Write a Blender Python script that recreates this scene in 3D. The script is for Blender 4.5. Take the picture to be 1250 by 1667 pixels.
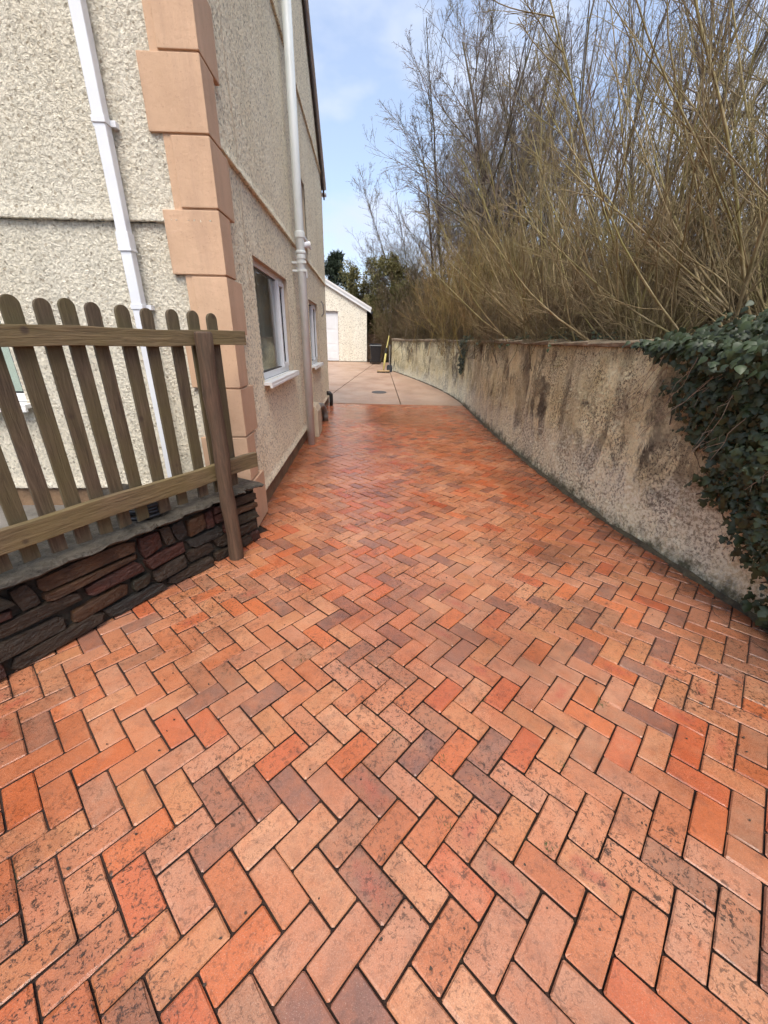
import bpy, bmesh, math, random
import numpy as np
from mathutils import Matrix, Vector

scene = bpy.context.scene
for o in list(bpy.data.objects):
    bpy.data.objects.remove(o)
COL = scene.collection

# ------------------------------------------------------------------ camera
cam = bpy.data.cameras.new('camera')
cam.sensor_fit = 'VERTICAL'
cam.sensor_height = 24.0
cam.lens = 24.0 * 649.6 / 1667.0
cam.clip_start = 0.02
cam.clip_end = 2000
camo = bpy.data.objects.new('camera', cam)
COL.objects.link(camo)
RC = np.array([[0.99914004, 0.00252025, -0.04138637],
               [-0.03903276, 0.39387605, -0.91833442],
               [0.01398667, 0.91916011, 0.3936357]])


def cam_axes():
    cx, cy, f = 625., 833.5, 649.6
    d = np.array([597.4 - cx, -(553. - cy), -f]); d /= np.linalg.norm(d)
    v = np.array([602. - cx, -(2340. - cy), -f]); v /= np.linalg.norm(v)
    up = -v - d * (-v @ d); up /= np.linalg.norm(up)
    return np.stack([np.cross(d, up), d, up])


RC = cam_axes()
m4 = Matrix([list(RC[i]) + [0] for i in range(3)] + [[0, 0, 0, 1]])
m4.translation = Vector((0, 0, 1.53))
camo.matrix_world = m4
scene.camera = camo

# ------------------------------------------------------------------ world, sun, exposure
SUN_EL, SUN_AZ = math.radians(58), math.radians(180)   # azimuth clockwise from +Y
world = bpy.data.worlds.new('World')
scene.world = world
world.use_nodes = True
nt = world.node_tree
nt.nodes.clear()
wo = nt.nodes.new('ShaderNodeOutputWorld')
bg = nt.nodes.new('ShaderNodeBackground')
bg.inputs['Strength'].default_value = 0.10
sky = nt.nodes.new('ShaderNodeTexSky')
sky.sky_type = 'NISHITA'
sky.sun_disc = False
sky.sun_elevation = SUN_EL
sky.sun_rotation = SUN_AZ
sky.air_density = 1.0
sky.dust_density = 2.0
tc = nt.nodes.new('ShaderNodeTexCoord')
mp = nt.nodes.new('ShaderNodeMapping')
mp.inputs['Scale'].default_value = (1.0, 1.0, 1.9)
mp.inputs['Location'].default_value = (0.35, 0.0, 0.2)
nz = nt.nodes.new('ShaderNodeTexNoise')
nz.inputs['Scale'].default_value = 3.6
nz.inputs['Detail'].default_value = 5
nz.inputs['Roughness'].default_value = 0.5
rp = nt.nodes.new('ShaderNodeValToRGB')
rp.color_ramp.elements[0].position = 0.42
rp.color_ramp.elements[0].color = (0.34, 0.34, 0.34, 1)
rp.color_ramp.elements[1].position = 0.60
rp.color_ramp.elements[1].color = (1, 1, 1, 1)
mx = nt.nodes.new('ShaderNodeMix')
mx.data_type = 'RGBA'
mx.inputs[7].default_value = (2.95, 3.25, 3.95, 1)
nt.links.new(tc.outputs['Generated'], mp.inputs[0])
nt.links.new(mp.outputs[0], nz.inputs['Vector'])
nt.links.new(nz.outputs[0], rp.inputs[0])
nt.links.new(rp.outputs[0], mx.inputs[0])
nt.links.new(sky.outputs[0], mx.inputs[6])
nt.links.new(mx.outputs[2], bg.inputs[0])
nt.links.new(bg.outputs[0], wo.inputs[0])

sun = bpy.data.lights.new('sun', 'SUN')
sun.energy = 1.5
sun.angle = math.radians(34)
sun.color = (1.0, 0.94, 0.84)
suno = bpy.data.objects.new('sun', sun)
COL.objects.link(suno)
sd = Vector((math.sin(SUN_AZ) * math.cos(SUN_EL), math.cos(SUN_AZ) * math.cos(SUN_EL), math.sin(SUN_EL)))
suno.rotation_euler = sd.to_track_quat('Z', 'Y').to_euler()
suno.location = (0, 0, 30)

vs = scene.view_settings
vs.view_transform = 'Standard'
vs.look = 'None'
vs.gamma = 1
vs.use_curve_mapping = False
vs.exposure = 1.5
cy = scene.cycles
cy.max_bounces = 4
cy.diffuse_bounces = 2
cy.glossy_bounces = 2
cy.transmission_bounces = 2
cy.transparent_max_bounces = 8
cy.caustics_reflective = False
cy.caustics_refractive = False
cy.use_adaptive_sampling = True
cy.adaptive_threshold = 0.04

# ------------------------------------------------------------------ node helpers
class NT:
    def __init__(s, name, rough=0.8):
        s.m = bpy.data.materials.new(name)
        s.m.use_nodes = True
        s.t = s.m.node_tree
        s.b = s.t.nodes['Principled BSDF']
        s.out = s.t.nodes['Material Output']
        s.b.inputs['Roughness'].default_value = rough

    def n(s, typ, **kw):
        nd = s.t.nodes.new('ShaderNode' + typ)
        for k, v in kw.items():
            setattr(nd, k, v)
        return nd

    def put(s, sock, v):
        if hasattr(v, 'is_linked'):
            s.t.links.new(v, sock)
        elif v is not None:
            if sock.type == 'RGBA' and len(v) == 3:
                v = tuple(v) + (1,)
            sock.default_value = v

    def pos(s, kind='world', scale=(1, 1, 1), rot=(0, 0, 0)):
        if kind == 'world':
            src = s.n('NewGeometry').outputs['Position']
        else:
            src = s.n('TexCoord').outputs['Object']
        mp = s.n('Mapping')
        mp.inputs['Scale'].default_value = scale
        mp.inputs['Rotation'].default_value = rot
        s.t.links.new(src, mp.inputs[0])
        return mp.outputs[0]

    def noise(s, vec, scale=5, detail=3, rough=0.55, dist=0.0):
        nd = s.n('TexNoise')
        s.put(nd.inputs['Vector'], vec)
        nd.inputs['Scale'].default_value = scale
        nd.inputs['Detail'].default_value = detail
        nd.inputs['Roughness'].default_value = rough
        nd.inputs['Distortion'].default_value = dist
        return nd.outputs[0]

    def vor(s, vec, scale=20, feature='F1', out='Distance', rnd=1.0):
        nd = s.n('TexVoronoi', feature=feature)
        s.put(nd.inputs['Vector'], vec)
        nd.inputs['Scale'].default_value = scale
        nd.inputs['Randomness'].default_value = rnd
        return nd.outputs[out]

    def ramp(s, fac, stops, interp='LINEAR'):
        nd = s.n('ValToRGB')
        cr = nd.color_ramp
        cr.interpolation = interp
        while len(cr.elements) < len(stops):
            cr.elements.new(0.5)
        for e, (p, c) in zip(cr.elements, stops):
            e.position = p
            if not hasattr(c, '__len__'):
                c = (c, c, c)
            e.color = tuple(c) + ((1,) if len(c) == 3 else ())
        s.put(nd.inputs[0], fac)
        return nd.outputs[0]

    def mix(s, fac, a, b, mode='MIX'):
        nd = s.n('Mix', data_type='RGBA', blend_type=mode)
        s.put(nd.inputs[0], fac)
        s.put(nd.inputs[6], a)
        s.put(nd.inputs[7], b)
        return nd.outputs[2]

    def math(s, op, a, b=None, clamp=False):
        nd = s.n('Math', operation=op, use_clamp=clamp)
        s.put(nd.inputs[0], a)
        if b is not None:
            s.put(nd.inputs[1], b)
        return nd.outputs[0]

    def bump(s, h, dist=0.01, strength=1.0, normal=None):
        nd = s.n('Bump')
        nd.inputs['Strength'].default_value = strength
        nd.inputs['Distance'].default_value = dist
        s.put(nd.inputs['Height'], h)
        if normal is not None:
            s.put(nd.inputs['Normal'], normal)
        return nd.outputs[0]

    def done(s, color=None, rough=None, normal=None, disp=None, mid=0.5, dscale=0.01):
        if color is not None: s.put(s.b.inputs['Base Color'], color)
        if rough is not None: s.put(s.b.inputs['Roughness'], rough)
        if normal is not None: s.put(s.b.inputs['Normal'], normal)
        if disp is not None:
            d = s.n('Displacement')
            d.inputs['Midlevel'].default_value = mid
            d.inputs['Scale'].default_value = dscale
            s.put(d.inputs['Height'], disp)
            s.t.links.new(d.outputs[0], s.out.inputs['Displacement'])
            s.m.displacement_method = 'DISPLACEMENT'
        return s.m


# ------------------------------------------------------------------ mesh helpers
def obj(name, me, mat=None, parent=None, loc=None, rot=None):
    o = bpy.data.objects.new(name, me)
    COL.objects.link(o)
    if mat is not None and me is not None and not me.materials:
        me.materials.append(mat)
    if parent is not None:
        o.parent = parent
    if loc is not None: o.location = loc
    if rot is not None: o.rotation_euler = rot
    return o


def root(name, loc=(0, 0, 0), rz=0.0):
    o = bpy.data.objects.new(name, None)
    COL.objects.link(o)
    o.empty_display_size = 0.2
    o.location = loc
    o.rotation_euler = (0, 0, rz)
    return o


def tag(o, label=None, cat=None, group=None, kind=None):
    if label: o['label'] = label
    if cat: o['category'] = cat
    if group: o['group'] = group
    if kind: o['kind'] = kind
    return o


class MB:
    def __init__(s):
        s.v, s.f = [], []

    def add(s, vs, fs):
        k = len(s.v)
        s.v += [tuple(p) for p in vs]
        s.f += [tuple(i + k for i in q) for q in fs]
        return s

    def box(s, x0, x1, y0, y1, z0, z1):
        return s.add([(x0, y0, z0), (x1, y0, z0), (x1, y1, z0), (x0, y1, z0), (x0, y0, z1), (x1, y0, z1), (x1, y1, z1), (x0, y1, z1)],
                     [(3, 2, 1, 0), (4, 5, 6, 7), (0, 1, 5, 4), (1, 2, 6, 5), (2, 3, 7, 6), (3, 0, 4, 7)])

    def prism(s, poly, vec):
        n = len(poly)
        vec = Vector(vec)
        a = [Vector(p) for p in poly]
        s.add(list(a) + [p + vec for p in a],
              [tuple(range(n))[::-1], tuple(range(n, 2 * n))] + [(i, (i + 1) % n, n + (i + 1) % n, n + i) for i in range(n)])
        return s

    def tube(s, pts, rads, sides=10, cap=True):
        pts = [Vector(p) for p in pts]
        if not hasattr(rads, '__len__'): rads = [rads] * len(pts)
        k = len(s.v)
        ref = None
        for i, p in enumerate(pts):
            t = (pts[min(i + 1, len(pts) - 1)] - pts[max(i - 1, 0)])
            if t.length < 1e-9: t = Vector((0, 0, 1))
            t.normalize()
            if ref is None or abs(ref.dot(t)) > 0.98:
                ref = Vector((1, 0, 0)) if abs(t.x) < 0.8 else Vector((0, 1, 0))
            u = t.cross(ref).normalized()
            w = t.cross(u).normalized()
            ref = w.cross(t) if False else ref
            for j in range(sides):
                a = 2 * math.pi * j / sides
                s.v.append(tuple(p + (u * math.cos(a) + w * math.sin(a)) * rads[i]))
        for i in range(len(pts) - 1):
            for j in range(sides):
                a, b = k + i * sides + j, k + i * sides + (j + 1) % sides
                s.f.append((a, b, b + sides, a + sides))
        if cap:
            s.f.append(tuple(k + j for j in range(sides))[::-1])
            s.f.append(tuple(k + (len(pts) - 1) * sides + j for j in range(sides)))
        return s

    def mesh(s, name):
        me = bpy.data.meshes.new(name)
        me.from_pydata(s.v, [], s.f)
        me.update()
        bm = bmesh.new()
        bm.from_mesh(me)
        bmesh.ops.recalc_face_normals(bm, faces=bm.faces)
        bm.to_mesh(me)
        bm.free()
        return me

    def build(s, name, mat, parent=None, smooth=False, bevel=0.0, loc=None, rot=None):
        me = s.mesh(name)
        if bevel:
            bm = bmesh.new()
            bm.from_mesh(me)
            bmesh.ops.bevel(bm, geom=list(bm.edges), offset=bevel, segments=2, affect='EDGES', clamp_overlap=True, profile=0.6)
            bm.to_mesh(me)
            bm.free()
        if smooth:
            me.shade_smooth()
        return obj(name, me, mat, parent, loc, rot)


def fast_mesh(name, verts, quads, smooth=True):
    verts = np.asarray(verts, np.float32)
    quads = np.asarray(quads, np.int32)
    k = quads.shape[1]
    me = bpy.data.meshes.new(name)
    me.vertices.add(len(verts))
    me.vertices.foreach_set('co', verts.ravel())
    me.loops.add(quads.size)
    me.loops.foreach_set('vertex_index', quads.ravel())
    me.polygons.add(len(quads))
    me.polygons.foreach_set('loop_start', np.arange(len(quads), dtype=np.int32) * k)
    me.polygons.foreach_set('loop_total', np.full(len(quads), k, np.int32))
    me.update(calc_edges=True)
    if smooth:
        me.polygons.foreach_set('use_smooth', np.ones(len(quads), bool))
    return me


def merge_lines(a, extra, tol):
    a = [x for x in a if all(abs(x - e) > tol for e in extra)]
    return np.array(sorted(list(a) + list(extra)))


def grid_wall(name, us, rows, fn, holes, mat, parent, skip=None):
    """rows: list of (z, offset); fn(u_array, z_array, off_array)->xyz arrays"""
    us = np.array(us)
    z = np.array([r[0] for r in rows]); off = np.array([r[1] for r in rows])
    U, Z = np.meshgrid(us, z)
    O = np.repeat(off[:, None], len(us), 1)
    P = np.stack(fn(U, Z, O), -1).reshape(-1, 3)
    nu, nv = len(us), len(z)
    i, j = np.meshgrid(np.arange(nu - 1), np.arange(nv - 1))
    i, j = i.ravel(), j.ravel()
    uc = (us[i] + us[i + 1]) / 2; zc = (z[j] + z[j + 1]) / 2
    keep = np.ones(len(i), bool)
    for (u0, u1, v0, v1) in holes:
        keep &= ~((uc > u0) & (uc < u1) & (zc > v0) & (zc < v1))
    if skip is not None:
        keep &= ~skip(uc, zc)
    i, j = i[keep], j[keep]
    q = np.stack([j * nu + i, j * nu + i + 1, (j + 1) * nu + i + 1, (j + 1) * nu + i], 1)
    return obj(name, fast_mesh(name, P, q), mat, parent)


# ------------------------------------------------------------------ materials
def mat_plain(name, col, rough=0.6, var=0.0, scale=8, bump=0.0, bscale=60, spec=None, kind='world', metallic=0.0):
    t = NT(name, rough)
    p = t.pos(kind)
    c = col
    if var:
        dark = tuple(x * (1 - var) for x in col)
        light = tuple(min(1, x * (1 + var)) for x in col)
        c = t.ramp(t.noise(p, scale, 5, 0.6), [(0.3, dark), (0.7, light)])
    n = None
    if bump:
        n = t.bump(t.noise(p, bscale, 4), bump)
    t.b.inputs['Metallic'].default_value = metallic
    if spec is not None:
        t.b.inputs['Specular IOR Level'].default_value = spec
    return t.done(c, None, n)


def brick_mat(name, near):
    t = NT(name)
    if near:
        rnd = t.n('ObjectInfo').outputs['Random']
    else:
        rnd = t.n('Attribute', attribute_name='rnd').outputs['Fac']
    p = t.pos('world')
    col = t.ramp(rnd, [(0.0, (.48, .155, .066)), (0.12, (.52, .21, .108)), (0.27, (.57, .27, .145)), (0.39, (.47, .215, .13)),
                       (0.52, (.225, .108, .080)), (0.57, (.185, .098, .082)), (0.62, (.34, .165, .10)), (0.73, (.52, .225, .105)),
                       (0.86, (.56, .14, .045)), (0.95, (.50, .10, .035))], 'CONSTANT')
    r2 = t.math('FRACT', t.math('MULTIPLY', rnd, 57.31))
    col = t.mix(0.22, col, t.ramp(r2, [(0, (.26, .11, .06)), (0.5, (.48, .17, .07)), (1, (.58, .30, .17))]))
    # fired mottling inside a brick
    col = t.mix(t.ramp(t.noise(p, 13, 4, 0.65, 0.4), [(0.40, 0.0), (0.74, 0.5)]), col, (.51, .155, .06))
    col = t.mix(t.ramp(t.noise(p, 8, 4, 0.65, 0.5), [(0.52, 0.0), (0.74, 0.6)]), col, (.19, .09, .062))
    col = t.mix(t.ramp(t.noise(p, 5, 3, 0.6), [(0.55, 0.0), (0.78, 0.45)]), col, (.60, .33, .20))
    if near:
        oc = t.n('TexCoord').outputs['Object']
        mp = t.n('Mapping'); mp.inputs['Scale'].default_value = (11, 30, 0)
        t.put(mp.inputs[0], oc)
        ln = t.n('VectorMath', operation='LENGTH'); t.put(ln.inputs[0], mp.outputs[0])
        d = t.math('ADD', ln.outputs['Value'], t.math('MULTIPLY', t.math('SUBTRACT', t.noise(p, 30, 3), 0.5), 2.0))
        burn = t.ramp(d, [(0.1, 1.0), (1.0, 0.0)])
        r3 = t.math('GREATER_THAN', t.math('FRACT', t.math('MULTIPLY', rnd, 131.7)), 0.94)
        col = t.mix(t.math('MULTIPLY', t.math('MULTIPLY', burn, r3), 0.5), col, (.40, .075, .05))
    # sandy grain
    g = t.noise(p, 260, 3, 0.7)
    col = t.mix(t.ramp(g, [(0.35, 0.35), (0.62, 0.0)]), col, (.20, .085, .05))
    col = t.mix(t.ramp(t.noise(p, 420, 2, 0.6), [(0.58, 0.0), (0.72, 0.35)]), col, (.70, .50, .38))
    # black specks of algae, in patches
    patch = t.ramp(t.noise(p, 1.15, 4, 0.62), [(0.42, 0.0), (0.58, 1.0)])
    s1 = t.ramp(t.noise(p, 62, 5, 0.8, 0.8), [(0.54, 0.0), (0.585, 1.0)])
    s2 = t.ramp(t.noise(p, 24, 6, 0.82, 0.5), [(0.565, 0.0), (0.625, 1.0)])
    speck = t.math('MAXIMUM', s1, s2)
    speck = t.math('MULTIPLY', speck, t.math('ADD', t.math('MULTIPLY', patch, 0.80), 0.14))
    col = t.mix(speck, col, (.05, .030, .02))
    # broad film of dirt that runs across many bricks
    film = t.ramp(t.noise(p, 1.9, 6, 0.7, 0.3), [(0.48, 0.0), (0.70, 0.5)])
    col = t.mix(film, col, t.mix(1.0, col, (.50, .42, .36), 'MULTIPLY'))
    # damp stains (real marks on the drive, soft-edged, with their own shape)
    sep = t.n('SeparateXYZ'); t.put(sep.inputs[0], p)
    st = None
    for (cx_, cy_, rx, ry, k) in [(1.52, 2.72, .34, .26, .8), (1.75, 4.3, .30, .75, .5), (0.75, 8.4, .9, 1.0, .6), (1.3, 9.3, 1.0, .6, .5), (-0.3, 9.3, .5, .9, .5), (2.28, 4.0, .20, 5.0, .85), (-.96, 6.6, .13, 4.0, .7), (.75, 1.75, .55, .4, .35), (1.25, 1.9, .4, .35, .45)]:
        dx = t.math('DIVIDE', t.math('SUBTRACT', sep.outputs[0], cx_), rx)
        dy = t.math('DIVIDE', t.math('SUBTRACT', sep.outputs[1], cy_), ry)
        dd = t.math('ADD', t.math('MULTIPLY', dx, dx), t.math('MULTIPLY', dy, dy))
        dd = t.math('ADD', dd, t.math('MULTIPLY', t.math('SUBTRACT', t.noise(p, 3.5, 4, 0.65), 0.5), 2.6))
        e = t.math('MULTIPLY', t.ramp(dd, [(0.1, 1.0), (1.1, 0.0)]), k)
        st = e if st is None else t.math('MAXIMUM', st, e)
    wet = t.ramp(t.math('ADD', t.noise(p, 0.75, 5, 0.6, 0.3), t.math('MULTIPLY', t.math('MINIMUM', t.math('SUBTRACT', sep.outputs[1], 2.6), 4.0), 0.035)), [(0.42, 0.0), (0.62, 1.0)])
    col = t.mix(t.math('MULTIPLY', st, 0.7), col, (.16, .062, .03))
    col = t.mix(t.math('MULTIPLY', wet, 0.75), col, t.mix(1.0, col, (.80, .58, .46), 'MULTIPLY'))
    rough = t.math('SUBTRACT', t.ramp(wet, [(0, 0.36), (1, 0.20)]), t.math('MULTIPLY', st, 0.10))
    rough = t.math('ADD', rough, t.math('MULTIPLY', t.math('SUBTRACT', g, 0.5), 0.25), True)
    h = t.math('ADD', t.math('MULTIPLY', t.noise(p, 190, 4, 0.65), 0.6), t.noise(p, 25, 3))
    nrm = t.bump(h, 0.0017, 0.9)
    t.b.inputs['Specular IOR Level'].default_value = 0.5
    return t.done(col, rough, nrm)


def roughcast_mat(name, base, scale=52, amp=0.012, stain=0.35, speck=0.3, dark=(.20, .155, .10), drip=0.0):
    t = NT(name, 0.9)
    p = t.pos('world')
    cell = t.vor(p, scale, out='Color')
    sc = t.n('SeparateXYZ'); t.put(sc.inputs[0], cell)
    b2 = tuple(x * 0.80 for x in base)
    b3 = tuple(min(1, x * 1.12) for x in base)
    col = t.ramp(sc.outputs[0], [(0.0, b2), (0.4, base), (0.8, b3), (1.0, b3)])
    peb = t.ramp(sc.outputs[1], [(1 - speck, 0.0), (1 - speck + 0.03, 0.9)])
    col = t.mix(t.math('MULTIPLY', peb, 0.65), col, t.ramp(sc.outputs[2], [(0, dark), (0.5, tuple(x * 1.7 for x in dark)), (1, (.30, .28, .24))], 'CONSTANT'))
    pz = t.pos('world', (1.0, 1.0, 0.35))
    stn = t.ramp(t.noise(pz, 1.7, 5, 0.65), [(0.42, 0.0), (0.75, stain)])
    col = t.mix(stn, col, t.mix(1.0, col, (.72, .60, .40), 'MULTIPLY'))
    pst = t.pos('world', (3.0, 3.0, 0.25))
    col = t.mix(t.ramp(t.noise(pst, 2.2, 4, 0.6), [(0.5, 0.0), (0.8, stain * 0.7)]), col, (.30, .255, .18))
    n1 = t.ramp(t.noise(p, scale * 0.72, 4, 0.66, drip), [(0.30, 0.0), (0.68, 1.0)])
    nb = t.bump(t.noise(p, scale * 2.2, 3, 0.7, 0.5), 0.005)
    mm = t.done(col, None, nb, n1, 0.6, amp)
    mm.displacement_method = 'BOTH'
    return mm


def wood_mat(name, along, c1, c2, algae, alg=0.5, grain=0.9, rough=0.75):
    """along: local axis index of the grain"""
    t = NT(name, rough)
    sc = [34, 34, 34]; sc[along] = 2.2
    rnd = t.n('ObjectInfo').outputs['Random']
    oc = t.n('TexCoord').outputs['Object']
    ad = t.n('VectorMath', operation='ADD'); t.put(ad.inputs[0], oc)
    cmb = t.n('CombineXYZ')
    for k in range(3): t.put(cmb.inputs[k], t.math('MULTIPLY', rnd, 7.0 + 3 * k))
    t.put(ad.inputs[1], cmb.outputs[0])
    mp = t.n('Mapping'); mp.inputs['Scale'].default_value = sc
    t.put(mp.inputs[0], ad.outputs[0])
    g = t.noise(mp.outputs[0], 2.2, 6, 0.65, 0.7)
    col = t.ramp(g, [(0.32, c1), (0.52, tuple((a + b) / 2 for a, b in zip(c1, c2))), (0.70, c2)])
    a = t.ramp(t.noise(ad.outputs[0], 3.0, 4, 0.6), [(0.38, 0.0), (0.65, alg)])
    col = t.mix(a, col, algae)
    kn = t.ramp(t.vor(ad.outputs[0], 5.5), [(0.06, 0.85), (0.12, 0.0)])
    col = t.mix(kn, col, (.05, .03, .018))
    crk = t.ramp(t.noise(mp.outputs[0], 5.0, 3, 0.6), [(0.30, 0.55), (0.40, 0.0)])
    col = t.mix(crk, col, (.045, .032, .02))
    n = t.bump(g, 0.006, grain)
    return t.done(col, None, n)


M = {}
M['brick_near'] = brick_mat('brick_clay', True)
M['brick_far'] = brick_mat('brick_clay_far', False)
t = NT('joint_sand', 0.85)
p = t.pos()
M['joint'] = t.done(t.ramp(t.noise(p, 6, 5), [(0.35, (.020, .008, .005)), (0.58, (.042, .018, .010)), (0.72, (.030, .030, .012))]), None, t.bump(t.noise(p, 300, 3), 0.004))
M['render_front'] = roughcast_mat('roughcast_front', (.78, .715, .585), 66, 0.011, 0.26, 0.06, drip=0.7)
M['render_side'] = roughcast_mat('roughcast_side', (.88, .79, .60), 62, 0.010, 0.26, 0.15, drip=0.3)
M['render_garage'] = roughcast_mat('roughcast_garage', (.80, .76, .65), 40, 0.006, 0.22, 0.08)
t = NT('quoin_paint', 0.85)
p = t.pos()
c = t.ramp(t.noise(p, 3.0, 5, 0.6), [(0.3, (.53, .34, .215)), (0.7, (.65, .425, .275))])
c = t.mix(t.ramp(t.noise(t.pos('world', (4, 4, .5)), 2.0, 5, 0.7), [(0.48, 0.0), (0.75, 0.5)]), c, (.40, .255, .175))
c = t.mix(t.ramp(t.noise(p, 70, 4, 0.75), [(0.60, 0.0), (0.68, 0.5)]), c, (.34, .20, .13))
c = t.mix(t.ramp(t.noise(p, 9, 6, 0.75, 0.8), [(0.63, 0.0), (0.70, 0.45)]), c, (.70, .47, .33))
M['quoin'] = t.done(c, None, t.bump(t.math('ADD', t.noise(p, 300, 3, 0.7), t.math('MULTIPLY', t.noise(p, 30, 4, 0.6), 1.5)), 0.0022))
t = NT('plinth', 0.8)
p = t.pos()
M['plinth'] = t.done(t.ramp(t.noise(p, 4, 6, 0.65), [(0.3, (.10, .06, .035)), (0.55, (.22, .135, .075)), (0.75, (.30, .20, .12))]), None, t.bump(t.noise(p, 45, 4), 0.008))
M['white'] = mat_plain('white_upvc', (.78, .79, .81), 0.32, 0.05, 3)
M['sillwhite'] = mat_plain('white_sill', (.80, .79, .77), 0.4, 0.06, 5)
t = NT('pipe_grey', 0.42)
p = t.pos('world', (1, 1, 0.25))
M['pipe'] = t.done(t.ramp(t.noise(p, 6, 5, 0.7), [(0.28, (.60, .62, .59)), (0.5, (.72, .75, .74)), (0.7, (.77, .80, .79))]), None)
M['pipe_white'] = mat_plain('pipe_white', (.74, .745, .77), 0.35, 0.05, 4)
M['pipe_dark'] = mat_plain('pipe_grey_dark', (.20, .185, .17), 0.5, 0.15, 8)
M['black'] = mat_plain('black_plastic', (.014, .014, .016), 0.4, 0.3, 10)
M['board_brown'] = mat_plain('fascia_brown', (.045, .032, .026), 0.5, 0.2, 5)
M['slate'] = mat_plain('roof_slate', (.06, .06, .065), 0.6, 0.35, 4, 0.004, 30)
M['room'] = mat_plain('room', (.22, .22, .20), 0.9)
M['curtain'] = mat_plain('curtain', (.34, .37, .34), 0.9, 0.1, 10)
M['blind'] = mat_plain('blind', (.62, .68, .60), 0.9, 0.06, 10)
t = NT('glass')
t.t.nodes.remove(t.b)
tr = t.n('BsdfTransparent'); tr.inputs[0].default_value = (.93, .95, .94, 1)
gl = t.n('BsdfGlossy'); gl.inputs['Roughness'].default_value = 0.03
lw = t.n('LayerWeight'); lw.inputs[0].default_value = 0.5
ms = t.n('MixShader')
t.put(ms.inputs[0], t.math('ADD', t.math('MULTIPLY', t.math('POWER', lw.outputs['Facing'], 5.0), 0.9), 0.05, True))
t.t.links.new(tr.outputs[0], ms.inputs[1]); t.t.links.new(gl.outputs[0], ms.inputs[2])
t.t.links.new(ms.outputs[0], t.out.inputs[0])
M['glass'] = t.m
WC1, WC2, WAL = (.045, .028, .016), (.145, .102, .062), (.10, .080, .030)
M['picket'] = wood_mat('weathered_picket', 2, WC1, WC2, WAL, 0.7)
M['rail'] = wood_mat('weathered_rail', 0, (.065, .042, .02), (.235, .165, .09), (.17, .13, .045), 0.5)
M['post'] = wood_mat('weathered_post', 2, (.045, .026, .016), (.135, .075, .045), (.08, .06, .03), 0.25)
for k, (a, b) in {'stone_slate': ((.008, .007, .006), (.028, .024, .019)), 'stone_brown': ((.013, .008, .005), (.044, .027, .015)),
                  'stone_red': ((.020, .006, .004), (.072, .019, .011)), 'stone_olive': ((.012, .010, .006), (.038, .033, .020)),
                  'stone_rust': ((.030, .013, .006), (.095, .044, .018)), 'coping': ((.022, .018, .013), (.10, .083, .062))}.items():
    t = NT(k, 0.55)
    p = t.pos('world', (1, 1, 1.8))
    M[k] = t.done(t.ramp(t.noise(p, 11, 6, 0.68, 0.4), [(0.32, a), (0.70, b)]), t.ramp(t.noise(p, 20, 3), [(0.3, 0.4), (0.7, 0.75)]), t.bump(t.noise(p, 28, 6, 0.65, 0.5), 0.022))
M['mortar'] = mat_plain('mortar_dark', (.026, .022, .016), 0.9, 0.4, 12, 0.01, 60)
t = NT('patio', 0.6)
p = t.pos()
M['patio'] = t.done(t.ramp(t.noise(p, 5, 6), [(0.3, (.09, .085, .075)), (0.7, (.22, .20, .18))]), None, t.bump(t.noise(p, 60, 4), 0.006))
# weathered garden wall
t = NT('wall_weathered', 0.92)
p = t.pos()
sep = t.n('SeparateXYZ'); t.put(sep.inputs[0], p)
zz = sep.outputs[2]
base = t.ramp(t.noise(p, 2.2, 6, 0.65), [(0.30, (.56, .46, .24)), (0.5, (.79, .71, .44)), (0.72, (.88, .83, .58))])
pv = t.pos('world', (1.5, 1.5, 0.60))
streak = t.ramp(t.noise(pv, 1.7, 6, 0.74, 0.6), [(0.49, 0.0), (0.57, 1.0)])
grime = t.math('MULTIPLY', streak, t.ramp(t.noise(p, 0.9, 5, 0.65), [(0.38, 0.15), (0.58, 1.0)]))
col = t.mix(grime, base, t.ramp(t.noise(p, 30, 4, 0.7), [(0.35, (.040, .034, .022)), (0.65, (.15, .125, .085))]))
sk = t.math('MULTIPLY', t.ramp(t.noise(p, 42, 5, 0.82, 0.4), [(0.50, 0.0), (0.56, 1.0)]), t.ramp(t.noise(p, 2.7, 5, 0.65), [(0.40, 0.22), (0.57, 0.95)]))
col = t.mix(sk, col, (.06, .047, .032))
veil = t.ramp(t.noise(p, 1.4, 5, 0.65, 0.4), [(0.46, 0.0), (0.66, 0.5)])
col = t.mix(veil, col, (.27, .215, .135))
# pale limewash left along the foot, with a ragged upper edge
zn = t.math('ADD', zz, t.math('MULTIPLY', t.math('SUBTRACT', t.noise(p, 2.6, 6, 0.7), 0.5), 1.0))
foot = t.ramp(zn, [(0.36, 0.95), (0.68, 0.0)])
fsp = t.ramp(t.noise(p, 42, 5, 0.75), [(0.44, 1.0), (0.56, 0.15)])
col = t.mix(t.math('MULTIPLY', foot, fsp), col, (.86, .83, .66))
mossn = t.math('ADD', zz, t.math('MULTIPLY', t.math('SUBTRACT', t.noise(p, 7, 6, 0.7), 0.5), 0.55))
col = t.mix(t.ramp(mossn, [(0.0, 0.9), (0.13, 0.0)]), col, t.ramp(t.noise(p, 25, 4), [(0.35, (.028, .026, .016)), (0.65, (.085, .085, .04))]))
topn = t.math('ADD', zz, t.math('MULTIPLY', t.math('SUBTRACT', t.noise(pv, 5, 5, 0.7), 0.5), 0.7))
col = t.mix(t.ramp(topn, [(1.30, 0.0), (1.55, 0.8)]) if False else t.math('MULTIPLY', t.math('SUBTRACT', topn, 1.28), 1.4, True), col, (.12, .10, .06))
h = t.math('ADD', t.math('MULTIPLY', t.noise(p, 34, 4, 0.68, 0.4), 1.6), t.math('MULTIPLY', t.noise(p, 3, 3), 1.6))
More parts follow.
